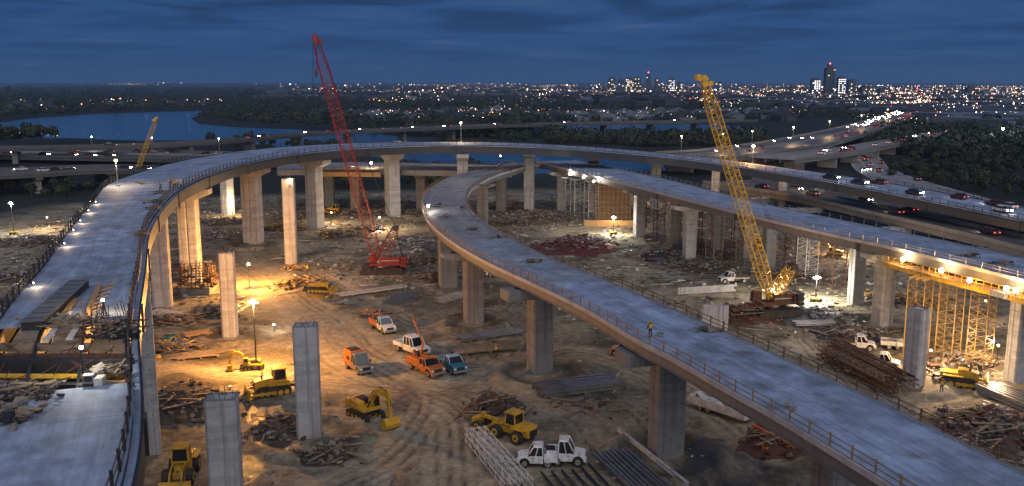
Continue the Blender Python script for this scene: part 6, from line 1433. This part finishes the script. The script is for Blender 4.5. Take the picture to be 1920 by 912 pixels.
def houses(reg, n, smin, smax, pale=.3, h=(3, 8)):
    for x, y in scatter(reg, n):
        D = math.hypot(x, y); s_ = 1 + D / 6000; w, d_, hh = random.uniform(smin, smax) * s_, random.uniform(smin, smax) * s_, random.uniform(*h) * s_; z = hgt(x, y) if D < 2500 else 0; mb.mi = 1 if random.random() < pale else random.choice((0, 2)); a = random.choice((0.2, .5, -.4))
        if w < 22: # small gabled house
            P = [(-w / 2, 0), (w / 2, 0), (w / 2, hh * .7), (0, hh * 1.15), (-w / 2, hh * .7)]; c, s2 = math.cos(a), math.sin(a); vs = [(x + p * c - q * s2, y + p * s2 + q * c, z + e_) for q in (-d_ / 2, d_ / 2) for p, e_ in P]; mb.add(vs, [(0, 1, 6, 5), (1, 2, 7, 6), (2, 3, 8, 7), (3, 4, 9, 8), (4, 0, 5, 9), (4, 3, 2, 1, 0), (5, 6, 7, 8, 9)])
        else: mb.box((x, y, z + hh / 2), (w, d_, hh), rz=a)
houses([(1000, 176), (1930, 178), (1930, 232), (1720, 222), (1480, 206), (1100, 196)], 900, 14, 45, .25)
houses([(480, 168), (1000, 170), (1000, 190), (480, 188)], 260, 12, 40, .15); houses([(600, 214), (1000, 210), (1000, 226), (620, 228)], 120, 9, 16, .4); houses([(1000, 218), (1460, 214), (1480, 226), (1000, 226)], 160, 9, 20, .35); houses([(0, 190), (400, 188), (400, 202), (0, 212)], 70, 8, 14, .1)
houses([(1740, 210), (1930, 215), (1930, 250), (1800, 240)], 90, 20, 60, .5)
o = mb.build('distant_roofs', [M[k] for k in mats_b]); tag(o, 'mass of distant houses and low sheds spread below the horizon', 'houses', kind='stuff')
# lamps of the town, each an octahedron widened with distance to imitate its glow
lm = [glow('town_lamp_dim_amber', (1.0, .48, .2), 3.5), glow('town_lamp_dim_warm', (1.0, .70, .42), 4), glow('town_lamp_dim_white', (.8, .9, 1.0), 4), glow('town_lamp_dim_red', (1.0, .08, .06), 3), glow('town_lamp_amber', (1.0, .42, .14), 18), glow('town_lamp_warm', (1.0, .62, .32), 20), glow('town_lamp_white', (.95, .93, .9), 17), glow('town_lamp_red', (1.0, .08, .06), 9)]
mb = MB(); OCT = [(0, 2, 4), (2, 1, 4), (1, 3, 4), (3, 0, 4), (2, 0, 5), (1, 2, 5), (3, 1, 5), (0, 3, 5)]
def lamp_dot(x, y, z, r, mi):
    mb.mi = mi + (4 if random.random() < .38 else 0); mb.add([(x - r, y, z), (x + r, y, z), (x, y - r, z), (x, y + r, z), (x, y, z + r), (x, y, z - r)], OCT)
def town(reg, n, wts, k=.75, z=(4, 10), water_ok=False):
    cum = np.cumsum(wts); n = int(n * 1.9)
    # clustered: streets and yards
    seeds = scatter(reg, max(3, n // 7)); 
    for i in range(n):
        sx, sy = random.choice(seeds); D0 = math.hypot(sx, sy); x = sx + random.gauss(0, D0 * .012); y = sy + random.gauss(0, D0 * .03); D = math.hypot(x, y)
        u = random.random() * cum[-1]; mi = int(np.searchsorted(cum, u)); r = D / FPX * k * .62 * min(2.6, random.lognormvariate(-.42, .5)); lamp_dot(x, y, (hgt(x, y) if D < 2500 else 2) + random.uniform(*z), r, min(mi, 3))
HW = [(1440, 160), (1930, 164), (1930, 182), (1660, 190), (1440, 186)]
town([(980, 158), (1440, 158), (1440, 186), (980, 186)], 420, (4, 3, 2, .6)); town(HW, 620, (3, 4, 3, .5)); town([(1480, 184), (1930, 182), (1930, 208), (1720, 212), (1480, 204)], 560, (2, 4, 5, .6), .85)
town([(1300, 184), (1500, 184), (1500, 206), (1300, 200)], 150, (3, 3, 3, 1)); town([(560, 157), (980, 157), (980, 180), (560, 182)], 240, (4, 3, 2, .7), .65); town([(170, 154), (560, 154), (560, 160), (170, 160)], 60, (4, 2, 1, 1), .7)
town([(640, 214), (1000, 210), (1000, 228), (660, 229)], 110, (5, 3, 2, .6), .6); town([(1000, 216), (1480, 212), (1500, 226), (1000, 229)], 130, (5, 3, 3, 1), .6); town([(0, 196), (400, 192), (400, 206), (180, 210), (0, 218)], 34, (4, 2, 3, 1), .7)
town([(1720, 208), (1930, 205), (1930, 232), (1760, 226)], 120, (3, 3, 5, .4), .9); town([(1560, 195), (1720, 190), (1740, 205), (1640, 212)], 140, (5, 4, 2, 2), .8); town([(0, 255), (30, 262), (200, 275), (300, 272), (300, 276), (0, 285)], 16, (2, 2, 4, 3), .45, (1, 4))
town([(1640, 228), (1760, 226), (1770, 240), (1650, 246)], 60, (3, 5, 3, .6), .8); town([(640, 188), (1300, 188), (1300, 200), (640, 200)], 70, (3, 3, 3, .6), .6); town([(1060, 250), (1400, 252), (1400, 262), (1060, 262)], 16, (5, 3, 2, 1), .4, (2, 5))
town([(1640, 250), (1930, 255), (1930, 300), (1760, 290)], 14, (2, 3, 4, 1), .5, (2, 6))
# the far continuation of the city highway
for k in range(230):
    f = random.random() ** .8; x = 1700 - 60 * f * f + 60 * math.sin(f * 3) ; y = 207 - 32 * f; w = at(x + random.gauss(0, 6 * (1 - f) + 2), y); D = w.length; lamp_dot(w.x, w.y, 3 + random.uniform(0, 8), D / FPX * random.uniform(.5, 1.2), random.choice((0, 1, 1, 2, 3)))
o = mb.build('town_lamps', lm); tag(o, 'thousands of distant street and yard lamps of the town', 'lamps', kind='stuff')

# ------------------------------------------------------------------ traffic
Mh = glow('far_headlight_glass', (1.0, .84, .62), 120); Mt = glow('far_tail_light_glass', (1.0, .06, .04), 3.5)
def car_parts(paint):
    t = thing('car', 'x', 'car')
    MB().prism([(-2.2, .3), (2.2, .3), (2.25, .75), (1.2, .92), (-2.15, .98), (-2.25, .7)], -.9, .9).build('body', M[paint], t, bevel=.05)
    MB().loft((-1.7, 1.0, .82, .95), (-1.2, .3, .68, 1.42)).build('cabin_glass', M['glass'], t); MB().box((-.45, 0, 1.44), (1.5, 1.36, .05)).build('roof', M[paint], t)
    for y in (-.62, .62): MB().box((2.24, y, .66), (.06, .34, .16)).build('headlight', Mh, t); MB().box((-2.24, y, .74), (.06, .34, .14)).build('tail_light', Mt, t)
    for x in (-1.4, 1.4):
        for y in (-.8, .8): o = MB().tube((x, y - .11, .32), (x, y + .11, .32), .32, n=12).build('wheel', M['rubber'], t)
    return t
pr = {p: car_parts(p) for p in ('grey', 'white', 'darksteel', 'redscrap')}; used = set()
def car_on(D_, i, fr, sgn, label, group, big=1.0, beam=0):
    k = random.choice(list(pr)); src = pr[k]; c = src if k not in used else copy_tree(src); used.add(k)
    i = max(0, min(int(i), len(D_.N) - 2)); q = D_.p(i, fr, 0, .08); d_ = D_.N[i + 1] - D_.N[i]; c.location = q; c.rotation_euler = (0, 0, math.atan2(d_.y, d_.x) + (0 if sgn > 0 else math.pi)); c.scale = (big,) * 3
    c['label'] = label; c['group'] = group
    if beam: point_light(c, (2.6, 0, .75), beam, (1, .9, .75), .15, spot=(80, (1, 0, -.16)))
    return c
def span(D_, x0, x1):   # indices of a deck between two picture columns
    ok_ = []
    for i, p_ in enumerate(D_.N):
        v = Vector((p_.x, p_.y * math.cos(PITCH) + (CAM_H - p_.z) * math.sin(PITCH))); u = 960 + FPX * v.x / max(v.y, 1)
        if x0 <= u <= x1 and p_.y > 20: ok_.append(i)
    return ok_
for lab, x, fr, sg in (('car with headlights on the dark viaduct between the two right towers of piers', 1640, .3, 1), ('pair partner car just behind on the dark viaduct', 1618, .62, 1), ('brightly lit car on the dark viaduct right of centre', 1808, .3, 1), ('second car beside the brightly lit one on the dark viaduct', 1822, .66, -1), ('car leaving the picture on the dark viaduct at the right edge', 1905, .35, 1), ('car with glaring headlights on the dark viaduct behind the yellow boom', 1478, .4, 1), ('car on the dark viaduct left of the one with glaring headlights', 1430, .6, -1), ('car on the dark viaduct near its left end', 1398, .3, 1), ('car in the far lane of the dark viaduct', 1540, .72, -1)):
    ix = span(DE, x - 12, x + 12)
    if ix: car_on(DE, ix[len(ix) // 2], fr, -1 if sg > 0 else 1, lab, 'cars on the dark highway viaduct', 1.05, 500)
for n_c, D_, x0, x1, frs, lab, grp, bg_ in ((175, DH, 1300, 1745, (.12, .22, .33, .44, .58, .7, .82, .92), 'car in the dense evening traffic of the broad city highway', 'cars on the broad city highway', .9), (16, DJ, 1500, 1800, (.3, .7), 'car on the connector viaduct right of the city highway', 'cars on the connector viaduct', 1.2), (20, DF, 1560, 1940, (.12, .3, .5, .7, .88), 'car on the pale curving road below the connector viaduct', 'cars on the curving road', 1.1),
    (22, DK, -40, 520, (.15, .35, .65, .85), 'car on the dark highway at the left below the lake', 'cars on the left highway', 1.15), (8, DQ, -40, 300, (.3, .7), 'car on the slip road viaduct at the left', 'cars on the slip road viaduct', 1.0), (18, DL, 170, 1300, (.3, .7), 'far car crossing the lake on the long causeway', 'cars on the lake causeway', 1.3), (9, DA, 1480, 1930, (.3, .7), 'car or truck on the descending right end of the curved ramp', 'cars on the descending right end of the curved ramp', 1.0)):
    ix = span(D_, x0, x1)
    for k in range(n_c):
        fr = random.choice(frs); car_on(D_, ix[int(len(ix) * random.random() ** (.55 if D_ is DH else 1))], fr, 1 if fr < .5 else -1, lab, grp, bg_)
for k, c in pr.items():
    if k not in used:
        for q in list(c.children): bpy.data.objects.remove(q)
        bpy.data.objects.remove(c)
# lamps that light the city highway
for w_, x in zip(ORD, (1330, 1400, 1470, 1540, 1600, 1650, 1690)):
    ix = span(DH, x - 20, x + 20)
    if ix: q = DH.p(ix[len(ix) // 2], .5, 0, 0); flood(w_ + ' lamp from the left on the median of the broad city highway', q, 9, 5200, AMB, M['lamp_amber'], .5, 'street', group='lamps on the median of the city highway')
for w_, x in zip(ORD, (60, 180, 320)):
    ix = span(DK, x - 20, x + 20)
    if ix: q = DK.p(ix[len(ix) // 2], 1, -.3, 0); flood(w_ + ' street lamp from the left beside the dark left highway', q, 7, 2200, WHT, M['lamp_white'], .4, 'street', group='lamps beside the left highway')

# ------------------------------------------------------------------ evening haze
hz = MB().box((0, 4000, 90), (24000, 17000, 190)).build('haze', bpy.data.materials.new('evening_haze')); hz['kind'] = 'stuff'; tag(hz, 'thin blue evening haze over the whole plain', 'haze')
hm = hz.data.materials[0]; hm.use_nodes = True; hn = hm.node_tree.nodes; hn.remove(hn['Principled BSDF']); v = hn.new('ShaderNodeVolumePrincipled'); v.inputs['Color'].default_value = (.42, .68, 1, 1); v.inputs['Density'].default_value = HAZE; v.inputs['Anisotropy'].default_value = .2
hm.node_tree.links.new(v.outputs[0], hn['Material Output'].inputs['Volume'])
print('debris', cnt)
